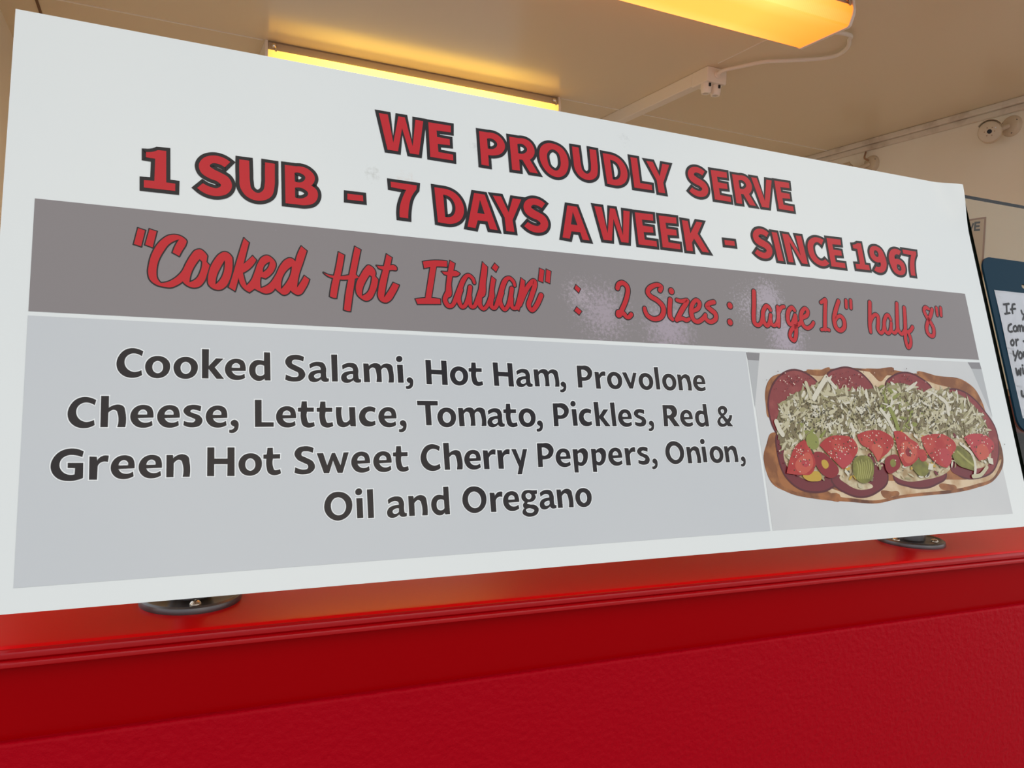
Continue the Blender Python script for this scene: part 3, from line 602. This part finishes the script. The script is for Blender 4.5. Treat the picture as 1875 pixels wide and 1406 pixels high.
for s in ("1460,375,40 1400,345,52 1368,400,50 1415,510,54 1490,620,54 1550,740,56 1555,860,54 1510,890,50 1440,830,54 1420,720,56 1450,600,56 1500,480,56 1522,385,54","1605,355,46 1625,490,42","1685,355,46 1695,495,44"): script_stroke(f, 'K6', s, 62)
f.build('lettering', [RIM_I, RED_I], ban)['label'] = 'red handwritten script reading 8"'

# ---- the printed photograph of the sandwich
I_PAPER = ink('photo_paper_ink', (206,204,201), .24, ((196,195,194),4,.35,.65)); I_TABLE = ink('photo_table_ink', (134,130,131)); I_FOLD = ink('photo_fold_ink', (176,176,176))
I_CRUST = ink('crust_ink', (160,100,54), .24, ((98,54,28),28,.42,.62)); I_CRUMB = ink('crumb_ink', (210,184,150), .24, ((176,136,94),30,.44,.70)); I_TOAST = ink('toast_ink', (128,76,40), .24, ((170,112,62),40,.45,.7))
I_SAL = ink('salami_ink', (132,52,52), .24, ((152,74,68),46,.50,.78)); I_SALR = ink('salami_rim_ink', (84,26,32)); I_SALD = ink('salami_dark_ink', (110,36,42))
I_CHEESE = ink('cheese_ink', (204,188,154), .24, ((160,132,92),48,.42,.62)); I_L1 = ink('lettuce_pale_ink', (188,178,146)); I_L2 = ink('lettuce_ink', (154,144,104)); I_L3 = ink('lettuce_green_ink', (134,136,66)); I_L4 = ink('lettuce_white_ink', (206,198,178)); I_L5 = ink('lettuce_brown_ink', (120,106,74))
I_OREG = ink('oregano_ink', (74,66,42)); I_TOM = ink('tomato_ink', (166,44,40), .24, ((186,72,58),40,.45,.7)); I_TOML = ink('tomato_flesh_ink', (188,82,64)); I_TOMP = ink('tomato_pink_ink', (174,56,60))
I_PICK = ink('pickle_ink', (128,124,52), .24, ((98,92,36),50,.4,.65)); I_PICKL = ink('pickle_light_ink', (156,150,82)); I_YEL = ink('yellow_pepper_ink', (188,150,52)); I_RPEP = ink('red_pepper_ink', (134,28,34)); I_GLINT = ink('glint_ink', (222,190,170))
PM = [I_PAPER,I_TABLE,I_FOLD,I_CRUST,I_CRUMB,I_TOAST,I_SAL,I_SALR,I_SALD,I_CHEESE,I_L1,I_L2,I_L3,I_L4,I_L5,I_OREG,I_TOM,I_TOML,I_TOMP,I_PICK,I_PICKL,I_YEL,I_RPEP,I_GLINT]
PI = {m.name: i for i, m in enumerate(PM)}
f = Flat(); LW = [.00020]
def pp(s, m, k=6):
    LW[0] += .000012
    f.tri([contour('P', c, k) for c in s.split('|')], LW[0], PI[m.name])
def pline(s, w, m):
    LW[0] += .000006
    P = smooth_open([zuv('P', *[float(q) for q in t.split(',')]) for t in s.split()], 5); f.stroke(P, w, LW[0], PI[m.name])
PX = 1/3.5047/640                        # one crop pixel in metres here
f.poly([uv(*p) for p in ((1414.8,971.5),(1854.4,940.4),(1793.6,663.7),(1369,644))], LW[0], 0)
pp("90,52 178,58 174,106 101,101", I_TABLE); pp("101,101 174,106 147,405", I_FOLD)
pp("1512,117 1589,118 1602,161 1537,158", I_TABLE); pp("1537,158 1602,161 1672,470", I_FOLD)
# bread: crust, then the crumb inside it
pp("~213,300 ~245,220 ~330,185 ~480,172 ~620,160 ~740,152 ~860,158 ~1000,162 ~1150,185 ~1330,205 ~1500,240 ~1560,290 ~1605,370 ~1640,470 ~1690,560 ~1730,660 ~1742,760 ~1690,865 ~1560,925 ~1420,955 ~1240,972 ~1080,990 ~930,1022 ~750,1012 ~550,995 ~350,948 ~250,885 ~213,790 ~202,730 ~222,640 ~250,572 290,568 ~245,470 ~216,380", I_CRUST)
pp("~500,190 ~640,172 ~840,172 ~1000,200 ~1160,200 ~1340,225 ~1480,300 ~1560,380 ~1400,420 ~900,420 ~560,330", I_CRUMB)
pp("860,156 ~930,158 ~1040,168 ~990,205 ~950,240 ~905,200", I_TOAST); pp("~1190,196 ~1330,207 ~1490,240 ~1560,295 ~1600,380 ~1520,330 ~1400,280 ~1290,250", I_TOAST)
pp("~480,178 ~560,168 ~630,160 ~600,196 ~540,204", I_TOAST); pp("~218,300 ~245,225 ~290,208 ~262,280 ~240,380 ~232,470 ~218,400", I_TOAST)
pp("~226,660 ~250,580 ~285,575 ~272,680 ~290,800 ~330,890 ~420,950 ~300,915 ~235,850 ~205,745", I_TOAST)
pp("~600,930 ~800,970 ~980,880 ~1100,880 ~1360,870 ~1560,860 ~1690,800 ~1722,740 ~1690,840 ~1560,900 ~1400,935 ~1200,955 ~1050,975 ~930,1002 ~780,990 ~640,960", I_CRUMB)
pp("~955,955 ~1020,945 ~1075,958 ~1030,978 ~970,980", I_TOAST); pp("~1330,915 ~1400,900 ~1440,915 ~1390,938", I_TOAST)
pp("~300,800 ~340,870 ~430,930 ~560,965 ~700,985 ~560,980 ~400,945 ~310,890", I_CRUST)
# salami
def salami(s, rim=3.2, m=I_SAL):
    pp(s, m); LW[0] += .000004; f.ribbon(contour('P', s), rim*PX, LW[0], PI[I_SALR.name])
salami("~610,200 ~680,157 ~745,150 ~850,205 ~915,300 ~900,420 ~700,420 ~620,300"); salami("~985,255 ~1035,203 ~1110,182 ~1200,212 ~1290,300 ~1250,420 ~1040,420")
salami("~1340,310 ~1420,288 ~1520,325 ~1620,430 ~1690,540 ~1712,680 ~1685,800 ~1580,858 ~1460,845 ~1385,770 ~1300,600")
salami("~234,420 ~245,300 ~310,200 ~400,165 ~480,190 ~560,260 ~620,400 ~500,600 ~300,590")
salami("~290,575 ~292,700 ~335,835 ~410,915 ~520,950 ~625,930 ~690,860 ~640,700 ~400,560", 3.2, I_SALD)
salami("~640,880 ~740,960 ~830,982 ~930,950 ~1000,870 ~940,720 ~760,720", 3.2, I_SALD); salami("~1040,865 ~1130,912 ~1220,925 ~1310,900 ~1375,835 ~1300,740 ~1100,760", 3.2, I_SALD)
# creamy cheese and onion bed
pp("~330,700 ~420,640 ~700,560 ~1100,540 ~1500,560 ~1640,620 ~1660,740 ~1560,800 ~1440,770 ~1370,830 ~1240,870 ~1100,875 ~1020,830 ~960,760 ~930,790 ~900,900 ~820,930 ~740,890 ~690,840 ~600,850 ~520,880 ~430,850 ~350,780", I_CHEESE)
pp("~880,700 ~930,780 ~940,850 ~900,915 ~860,880 ~870,790", I_SALD); pp("~690,850 ~740,900 ~830,935 ~900,905 ~870,890 ~800,905 ~740,870", I_CHEESE); pp("~1400,740 ~1480,770 ~1560,830 ~1640,800 ~1600,850 ~1480,850 ~1400,800", I_SALD)
random.seed(7)
LET = [(300,430),(350,350),(440,300),(500,280),(560,240),(620,215),(650,280),(760,300),(900,285),(1000,262),(1060,250),(1140,265),(1200,300),(1350,300),(1480,335),(1580,430),(1640,540),(1645,600),(1500,605),(1400,590),(1250,595),(1150,570),(1000,560),(800,570),(700,590),(560,600),(400,640),(330,680),(300,560)]
def inside(x, y, P):
    c = False
    for i in range(len(P)):
        (x1,y1),(x2,y2) = P[i-1], P[i]
        if (y1 > y) != (y2 > y) and x < (x2-x1)*(y-y1)/(y2-y1)+x1: c = not c
    return c
pp(' '.join('~%d,%d' % p for p in LET), I_L5)
def sliver(x, y, L, wd, a, m):
    LW[0] += .0000004
    b = random.uniform(-.5,.5); pts = []
    for t in (-.5,-.17,.17,.5):
        aa = a+b*t; pts.append((x+math.cos(a)*L*t-math.sin(a)*b*L*t*t*.6, y+math.sin(a)*L*t+math.cos(a)*b*L*t*t*.6))
    q = [zuv('P', *p) for p in pts]; h = wd*PX/2
    f.ribbon(q, [h*.35,h,h,h*.3], LW[0], PI[m.name], closed=False)
cnt = 0
while cnt < 1100:
    x, y = random.uniform(290,1650), random.uniform(210,680)
    if not inside(x, y, LET): continue
    green = math.exp(-((x-1010)/60)**2-((y-330)/90)**2)+math.exp(-((x-1110)/60)**2-((y-500)/80)**2)+math.exp(-((x-520)/60)**2-((y-600)/60)**2)
    m = I_L3 if random.random() < green*.5 else random.choice([I_L1,I_L1,I_L1,I_L2,I_L2,I_L4,I_L4,I_L5,I_L5])
    edge = x < 420 or y < 330 or x > 1500
    sliver(x, y, random.uniform(28,88)*(1.15 if edge else .9), random.uniform(5,15), random.gauss(math.pi/2*.9 if random.random() < .5 else 2.3, .7), m); cnt += 1
for k in range(1700):
    x, y = random.uniform(300,1640), random.uniform(290,600)
    d = math.exp(-((x-560)/170)**2-((y-470)/80)**2)+math.exp(-((x-870)/110)**2-((y-430)/100)**2)+math.exp(-((x-1240)/150)**2-((y-440)/90)**2)*.8
    if inside(x, y, LET) and random.random() < d: sliver(x, y, random.uniform(4,11), random.uniform(3,6), random.uniform(0,3.1), I_OREG)
LW[0] += .00001
# long loose shreds
for s, w, m in (("520,350 560,280 600,215",9,I_L4),("600,210 640,260 660,280",7,I_L4),("1010,420 1040,480 1060,545",9,I_L3),("950,420 1000,490 1030,550",7,I_L4),("1330,345 1370,380 1385,450",8,I_L4),("280,500 300,550 320,580",9,I_L4),("470,250 490,310 500,345",7,I_L1),("760,520 775,560 770,600",7,I_L4)): pline(s, w*PX, m)
# vegetables along the lower half
BED = [(345,690),(420,640),(700,580),(1100,560),(1500,580),(1640,630),(1650,740),(1560,790),(1440,770),(1370,825),(1240,860),(1100,868),(1020,820),(960,760),(900,880),(820,920),(740,880),(690,835),(520,870),(430,840),(360,780)]
cnt = 0
while cnt < 260:
    x, y = random.uniform(340,1660), random.uniform(560,930)
    if inside(x, y, BED): sliver(x, y, random.uniform(14,46), random.uniform(5,12), random.uniform(0,3.1), random.choice([I_L4,I_L1,I_L5,I_CHEESE,I_CHEESE,I_L2,I_SALD,I_OREG,I_YEL])); cnt += 1
pp("~450,850 ~500,820 ~560,830 ~570,860 ~520,882 ~470,870", I_YEL); pp("~520,700 ~570,695 ~640,750 ~680,810 ~640,860 ~580,840 ~540,790", I_RPEP); pp("~570,750 ~595,745 ~615,780 ~590,800", I_YEL)
pp("~780,740 ~830,715 ~890,740 ~905,810 ~880,880 ~820,890 ~780,850 ~768,790", I_PICK)
for k in range(7): pline(f"{795+k*15},{760-(k%3)*8} {805+k*14},{800} {800+k*12},{862}", 2.2*PX, I_PICKL)
pp("~975,750 ~1010,715 ~1060,720 ~1075,770 ~1040,820 ~1000,830", I_RPEP); pp("~1010,750 ~1040,745 ~1045,775 ~1015,785", I_PICK)
pp("~1150,780 ~1210,740 ~1250,770 ~1250,830 ~1190,840", I_PICK); pp("~1405,700 ~1440,655 ~1500,690 ~1550,750 ~1560,800 ~1500,800 ~1430,760", I_PICK)
pline("1440,690 1500,745 1545,780", 4*PX, I_PICKL); pline("1460,640 1530,700 1555,780 1550,850", 6*PX, I_L4); pline("1540,850 1590,840 1630,790", 7*PX, I_L1)
pp("460,615 ~500,680 ~530,770 ~500,835 ~440,840 345,830 ~365,740 ~400,660", I_TOM); pp("~400,790 ~440,720 ~490,700 ~515,770 ~490,815 ~430,830", I_TOML); pp("~440,770 ~465,740 ~490,760 ~470,790", I_TOMP)
pp("~470,600 ~510,570 ~550,620 ~540,670 ~490,668", I_L3)
pp("555,650 ~610,600 ~700,588 ~770,610 ~800,660 ~770,740 705,805 ~640,740", I_TOM); pp("~660,720 ~720,690 ~760,715 705,795 ~670,760", I_TOMP)
pp("795,585 ~880,555 ~970,565 ~1030,620 ~1000,690 ~950,735 930,760 ~880,680 ~820,640", I_TOM); pp("~890,660 ~930,640 ~960,670 ~950,720 930,750 ~905,700", I_TOML)
pp("1030,562 ~1085,565 ~1140,610 ~1190,650 ~1195,710 ~1160,765 1100,788 ~1070,730 ~1050,650", I_TOM); pp("~1080,640 ~1130,630 ~1175,670 ~1170,730 ~1110,760 ~1085,710", I_TOML); pp("~1105,690 ~1130,670 ~1145,700 ~1120,720", I_RPEP)
pp("~1195,680 ~1235,690 ~1245,730 ~1205,750", I_TOM); pp("1205,600 ~1290,578 ~1370,590 ~1430,650 ~1400,720 1375,795 ~1310,770 ~1240,690", I_TOM); pp("~1320,700 ~1380,680 ~1400,720 1375,790 ~1340,760", I_TOMP)
pp("1480,600 ~1560,575 ~1640,600 ~1672,640 ~1630,720 1580,750 ~1530,680", I_TOMP); pp("~1560,690 ~1620,650 ~1640,690 1585,745", I_TOML)
for s in ("1255,765 1285,770 1280,810 1250,805","1630,725 1665,735 1670,775 1640,765","720,800 745,830 740,850 715,820"): pp(s, I_L4)
for k in range(230):
    x, y = random.choice([(430,720),(680,670),(900,620),(1110,680),(1320,660),(1580,650)]); sliver(random.gauss(x,50), random.gauss(y,45), random.uniform(5,9), random.uniform(3.5,6), random.uniform(0,3), random.choice([I_GLINT,I_OREG,I_GLINT]))
for k in range(90): sliver(random.choice([random.gauss(360,60),random.gauss(740,60),random.gauss(1110,60)]), random.gauss(235,28), random.uniform(4,8), 4, random.uniform(0,3), random.choice([I_SALR,I_GLINT,I_SALR]))
f.build('photo_print', PM, ban)['label'] = 'printed photo of an open salami sub sandwich on white paper'

# ------------------------------------------------------------------ clipboard on the second pane
CB = (1.478, .157)
cb = empty('clipboard', BO+E1*CB[0]+E2*CB[1], BROT)
tag(cb, 'teal blue clipboard with handwritten white note, right of the banner', 'clipboard')
def rrect(x0, y0, x1, y1, r, n=8):
    o = []
    for cx, cy, a in ((x1-r,y0+r,-90),(x1-r,y1-r,0),(x0+r,y1-r,90),(x0+r,y0+r,180)):
        o += [(cx+r*math.cos(math.radians(a+90*i/n)), cy+r*math.sin(math.radians(a+90*i/n)), False) for i in range(n+1)]
    return o
hv = zuv('Q',360,354)[1]-CB[1]
slab('board', [rrect(0,0,.229,.318,.024), rrect(.098,hv-.0042,.132,hv+.0042,.0041)], -.0005, .003, M_TEAL, cb)
bm = bmesh.new(); g = {}
pl = [zuv('Q',x,y) for x, y in ((105,385),(127,520),(165,690),(205,850),(232,1000),(262,1200),(322,1398))]
top = pl[0][1]-CB[1]; 
for j in range(25):
    v = top-.232*j/24
    # the sheet's own left edge, slightly bowed where it was cut
    ul = .0155-.0012*math.sin(math.pi*j/24)+.0005*math.sin(9*j/24)
    for i in range(9):
        u = ul+(.2145-ul)*i/8; g[j,i] = bm.verts.new((u, v, .0034+.0006*math.sin(j/24*5)*(1-i/8)**2+.0002))
for j in range(24):
    for i in range(8): bm.faces.new((g[j,i],g[j+1,i],g[j+1,i+1],g[j,i+1]))
bmesh.ops.solidify(bm, geom=bm.faces[:], thickness=.0002)
pap = bobj('paper', bm, M_PAPER, cb, True)
def hand(label, *ss):
    f = Flat()
    for s in ss:
        P = smooth_open([zuv('Q', *[float(q) for q in t.split(',')]) for t in s.split()], 5)
        f.stroke([(a-CB[0], b-CB[1]) for a, b in P], .00195, .00445, 0)
    f.build('handwriting', M_INKB, cb)['label'] = label
hand('handwritten If yo', "205,508 208,587","180,510 226,504","191,590 233,583","276,507 258,512 255,545 257,585","241,553 281,546", "332,562 340,585 353,597","374,566 360,600 345,640","400,575 388,590 392,612 408,612 415,592 400,575")
hand('handwritten Come', "246,678 224,692 220,728 236,745 254,740","282,692 266,705 268,735 286,738 294,715 282,692","302,738 303,700","303,705 314,690 321,705 322,738","322,705 334,690 342,705 345,738","356,715 380,710 370,690 355,705 358,738 382,735")
hand('handwritten or t', "258,812 242,830 248,858 264,856 268,830 258,812","284,812 290,860","286,835 293,815 304,810","364,785 368,840 378,853","350,825 384,817")
hand('handwritten You', "262,912 270,945 287,952","302,905 288,950 278,990","322,915 310,940 318,970 334,968 338,935 322,915","350,918 353,955 365,962 374,950 373,915","374,945 378,962")
hand('handwritten will', "286,1058 300,1112 310,1075 325,1112 326,1058","344,1055 350,1102","341,1030 342,1033","364,1025 370,1102","382,1020 388,1098")
hand('handwritten u', "334,1250 338,1285 352,1298 364,1280 365,1250","365,1280 370,1300")

# ------------------------------------------------------------------ ceiling lamps
def lens_material(name, rgb, bottom, side, end, L):
    """glow of a ribbed lens: softer underside, brighter flanks near the tubes, dimmer ends where the tubes stop short"""
    m = mat(name, rgb, .3, .5); n, l = m.node_tree.nodes, m.node_tree.links; p = n['Principled BSDF']
    tc = n.new('ShaderNodeTexCoord'); sx = n.new('ShaderNodeSeparateXYZ'); l.new(tc.outputs['Object'], sx.inputs[0])
    def ramp(sock, a, b):
        k = n.new('ShaderNodeMapRange'); k.inputs[1].default_value = a; k.inputs[2].default_value = b; l.new(sock, k.inputs[0]); return k.outputs[0]
    def mix(fac, A, B):
        k = n.new('ShaderNodeMix'); k.data_type = 'RGBA'; l.new(fac, k.inputs[0])
        for i, c in ((6,A),(7,B)):
            if isinstance(c, tuple): k.inputs[i].default_value = (*c, 1)
            else: l.new(c, k.inputs[i])
        return k.outputs[2]
    z = ramp(sx.outputs['Z'], -.0895, -.084)
    ab = n.new('ShaderNodeMath'); ab.operation = 'ABSOLUTE'; l.new(sx.outputs['Y'], ab.inputs[0])
    yb = ramp(ab.outputs[0], .045, .092)                       # the underside brightens towards its two long edges
    dim = tuple(c*.93 for c in bottom)
    body = mix(z, mix(yb, bottom, tuple((c+d)/2 for c, d in zip(bottom, side))), side)
    mn = n.new('ShaderNodeMath'); mn.operation = 'MINIMUM'
    l.new(ramp(sx.outputs['X'], .015, .30), mn.inputs[0]); l.new(ramp(sx.outputs['X'], L-.015, L-.30), mn.inputs[1])
    l.new(mix(mn.outputs[0], end, body), p.inputs['Emission Color'])
    w = n.new('ShaderNodeTexWave'); w.inputs['Scale'].default_value = 48; w.bands_direction = 'X'; l.new(tc.outputs['Object'], w.inputs['Vector'])
    st = n.new('ShaderNodeMapRange'); st.inputs[3].default_value = .94; st.inputs[4].default_value = 1.05; l.new(w.outputs['Fac'], st.inputs[0]); l.new(st.outputs[0], p.inputs['Emission Strength'])
    return m
def lamp(x0, x1, yc, label, lm):
    L = x1-x0; r = empty('ceiling_lamp', (x0,yc,CZ)); tag(r, label, 'ceiling lamp', 'fluorescent ceiling lamps')
    prism_x('housing', [(-.098,0),(-.105,-.008),(-.105,-.034),(.105,-.034),(.105,-.008),(.098,0)], .012, L-.012, M_HOUS, r, False)
    prism_x('lens', [(-.110,-.034),(-.112,-.046),(-.110,-.060),(-.099,-.086),(-.093,-.090),(.093,-.090),(.099,-.086),(.110,-.060),(.112,-.046),(.110,-.034)], .010, L-.010, lm, r)
    for xa in (0, L-.010):
        prism_x('end_cap', [(-.106,0),(-.112,-.031),(-.115,-.046),(-.113,-.061),(-.101,-.0885),(-.094,-.0925),(.094,-.0925),(.101,-.0885),(.113,-.061),(.115,-.046),(.112,-.031),(.106,0)], xa, xa+.010, M_WHITE, r, False)
    for xa in (.03, L-.03):
        k = lathe('latch', [(0,0),(.009,.001),(.0095,.008),(.006,.013),(0,.0145)], M_STEEL, r, frame((xa,-.105,-.018),(0,-1,0)), 20)
        box('clip', (xa+.004,-.1125,-.038), (xa+.011,-.104,-.024), M_STEEL, k)
    return r
lamp(.64, 1.86, 1.8425, 'long amber fluorescent ceiling lamp nearest the counter, joined to the white cable', lens_material('amber_lamp_lens', (200,150,80), (2.6,.62,.085), (2.8,.86,.20), (1.6,.36,.022), 1.22))
lamp(.352, 1.556, 3.105, 'long bright yellow fluorescent ceiling lamp peeking over the top edge of the banner', lens_material('yellow_lamp_lens', (200,170,100), (4.4,2.6,.42), (4.4,2.6,.40), (1.6,.78,.14), 1.204))

# ------------------------------------------------------------------ raceway, box, cable
rw = empty('cable_raceway', (1.852,2.49,CZ)); tag(rw, 'white painted cable raceway running along the ceiling away from the socket box', 'cable raceway')
bm = bmesh.new(); add_box(bm, (0,0,-.050), (.042,YB-2.49-.02,0), .003); bobj('channel', bm, M_WHITE, rw)
bx = empty('socket_box', (1.850,2.395,CZ)); tag(bx, 'small white ceiling socket box with two plugs at the raceway end', 'socket box')
bm = bmesh.new(); add_box(bm, (0,0,-.056), (.090,.094,0), .004); bobj('box_body', bm, M_WHITE, bx)
lathe('cable_gland', [(0,0),(.014,0),(.014,.004),(.009,.007),(.009,.012),(0,.012)], M_WHITE, bx, frame((.045,-.0,-.026),(0,-1,0)), 24)
for xx in (.020, .064):
    s = lathe('socket', [(0,0),(.020,0),(.020,-.018),(.0185,-.030),(.0165,-.036),(.010,-.036),(.010,-.030),(0,-.030)], M_WHITE, bx, Matrix.Translation((xx,.03,-.056)), 28)
    box('key_slot', (xx-.004,.006,-.070), (xx+.004,.012,-.058), M_BLACK, s)
def cz(px, py, z): return on_axis(px, py, 2, EYE.z+z)
pts = [Vector((1.895,2.386,CZ-.026)), Vector((1.897,2.362,CZ-.020)), cz(1360,121,1.084), cz(1400,113,1.087), cz(1450,110.5,1.088), cz(1500,107.5,1.088), cz(1532,101,1.088), cz(1551,88,1.088), cz(1555,74,1.087), cz(1549,62,1.086), Vector((1.845,1.962,CZ-.020))]
tag(tube('power_cable', pts, .0068, M_WHITE, None), 'white cable hanging in a loop between amber lamp and socket box', 'cable')

# ------------------------------------------------------------------ wall cameras
def wall_camera(yc, zc, aim, off, label):
    r = empty('security_camera', (XR, yc, zc)); tag(r, label, 'security camera', 'wall cameras')
    lathe('mount', [(0,0),(.042,0),(.042,.004),(.037,.014),(.030,.018),(0,.018)], M_CAM, r, frame((0,0,0),(-1,0,0)), 40)
    for a in (.5, 2.6, 4.4): lathe('mount_screw', [(0,0),(.004,0),(.003,.0015),(0,.0015)], M_BLACK, r, frame((-.0152,.0315*math.cos(a),.0315*math.sin(a)),(-1,0,0)), 14)
    a = Vector(aim).normalized(); c = Vector(off); F = frame(c, a, (0,0,1))
    bm = bmesh.new(); d = c-a*.02; 
    add_lathe(bm, [(0,0),(.010,0),(.010,(d-Vector((-.016,0,0))).length),(0,(d-Vector((-.016,0,0))).length)], frame((-.016,0,0), d-Vector((-.016,0,0))), 20); o = bobj('arm', bm, M_CAM, r); shade(o)
    lathe('camera_body', [(0,-.030),(.026,-.030),(.036,-.024),(.0415,-.012),(.0425,.020),(.0405,.028),(.036,.031),(0,.031)], M_CAM, r, F, 44)
    ln = lathe('lens', [(0,.0308),(.0085,.0308),(.0085,.0335),(.0065,.0335),(.0055,.0318),(0,.0318)], M_BLACK, r, F, 28)
    for k in range(6):
        t = math.radians(30+60*k); p = F @ Vector((.0175*math.cos(t), .0175*math.sin(t), .0306))
        lathe('led', [(0,0),(.0024,0),(.0018,.0010),(0,.0012)], M_BROWN, r, frame(p, a), 12)
    p = F @ Vector((.013,-.020,.0306)); lathe('sensor', [(0,0),(.0026,0),(.002,.0012),(0,.0014)], M_PAPER, r, frame(p, a), 12)
    bm = bmesh.new(); n = 14; rows = []
    for zz in (-.02,.036):
        for rr in (.0465,.0485): rows.append([bm.verts.new(F @ Vector((rr*math.cos(math.radians(-58+116*i/n)), rr*math.sin(math.radians(-58+116*i/n)), zz))) for i in range(n+1)])
    for i in range(n):
        for A, B in ((0,1),(1,3),(3,2),(2,0)): bm.faces.new((rows[A][i],rows[A][i+1],rows[B][i+1],rows[B][i]))
    for i in (0,n): bm.faces.new((rows[0][i],rows[1][i],rows[3][i],rows[2][i]))
    o = bobj('visor', bm, M_CAM, r); shade(o)
    return r
p = on_axis(1853,231,0,XR); q = on_axis(1813,243,0,XR-.075)
wall_camera(p.y, p.z, (-.86,-.50,-.10), q-p, 'small cream security camera with black lens high on the right wall')
p = on_axis(1597,301,0,XR); 
w2 = wall_camera(p.y, p.z, (-.55,.75,-.25), Vector((-.075,.075,-.035)), 'second security camera mostly hidden by the banner top edge, under the wall trim')
tube('camera_wire', [Vector((-.020,.004,.016)), Vector((-.030,.020,.030)), Vector((-.016,.030,.052)), Vector((-.008,.034,CZ-.052-p.z))], .004, M_BROWN, w2)

# ------------------------------------------------------------------ notice on the right wall
NO = on_axis(1804.5,398.6,0,XR)
nt = empty('wall_notice', NO); nt.rotation_euler = Matrix(((0,0,-1),(-1,0,0),(0,1,0))).to_euler()
tag(nt, 'cream notice with brown border and dark letters VE on the right wall', 'notice')
def nw(x, y): a = on_axis(*zp('N', x, y), 0, XR); return (NO.y-a.y, a.z-NO.z)
NWID, NHEI = .40, .27
f = Flat(); f.poly(rect(-NWID,-NHEI,.004,.003), .0012, 0); f.poly(rect(-NWID,-NHEI,.004,.003)[::-1], .0004, 0)
f.build('sheet', M_NOTICE, nt)
f = Flat()
f.ribbon([(-NWID+.008,-NHEI+.008),(0,-NHEI+.008),(-.0005,0),(-NWID+.008,0)], .0036, .0014, 0); f.build('border', M_BROWN, nt)
for g in (("296,690 330,806 378,690",), ("486,679 408,684 398,803 482,797","402,744 476,738")):
    f = Flat()
    for s in g: f.ribbon([nw(*[float(k) for k in t.split(',')]) for t in s.split()], .0042, .0016, 0, False)
    f.build('letter', M_INKG, nt)

# ------------------------------------------------------------------ things on the side counter, seen past the banner's right edge
ct = empty('side_counter', (2.84,2.0,0)); tag(ct, 'dark side counter along the right wall behind the glass', 'counter')
box('cabinet', (-.27,-.85,0), (.279,.9,.86), M_TRIM, ct, .004); box('countertop', (-.30,-.88,.86), (.279,.93,.90), M_BLACK, ct, .006)
zb = on_axis(1858,792,0,2.72).z
bb = empty('storage_crate', (2.9,1.75,.90)); tag(bb, 'black plastic crate on the side counter, low beside the banner edge', 'crate')
bm = bmesh.new(); h = max(.1, zb-.90)
for lo, hi in (((-.18,-.45,0),(.2,.45,.012)),((-.18,-.45,.012),(-.168,.45,h)),((.188,-.45,.012),(.2,.45,h)),((-.168,-.45,.012),(.188,-.438,h)),((-.168,.438,.012),(.188,.45,h))): add_box(bm, lo, hi, .002)
bobj('crate_wall', bm, M_BLACK, bb); box('crate_rim', (-.188,-.46,h-.02), (-.1805,.46,h), M_BLACK, bb, .002)
rc = empty('carton', (2.94,1.80,.9125)); tag(rc, 'reddish brown carton standing in the black crate', 'carton')
M_CART = mat('red_brown_card', (116,62,52), .7)
zt = on_axis(1846,715,0,2.80).z
box('carton_body', (-.14,-.33,0), (.12,.33,zt-.9125), M_CART, rc, .003); box('carton_tape', (-.142,-.03,(zt-.9125)-.02), (.122,.03,zt-.9125+.001), M_BROWN, rc)
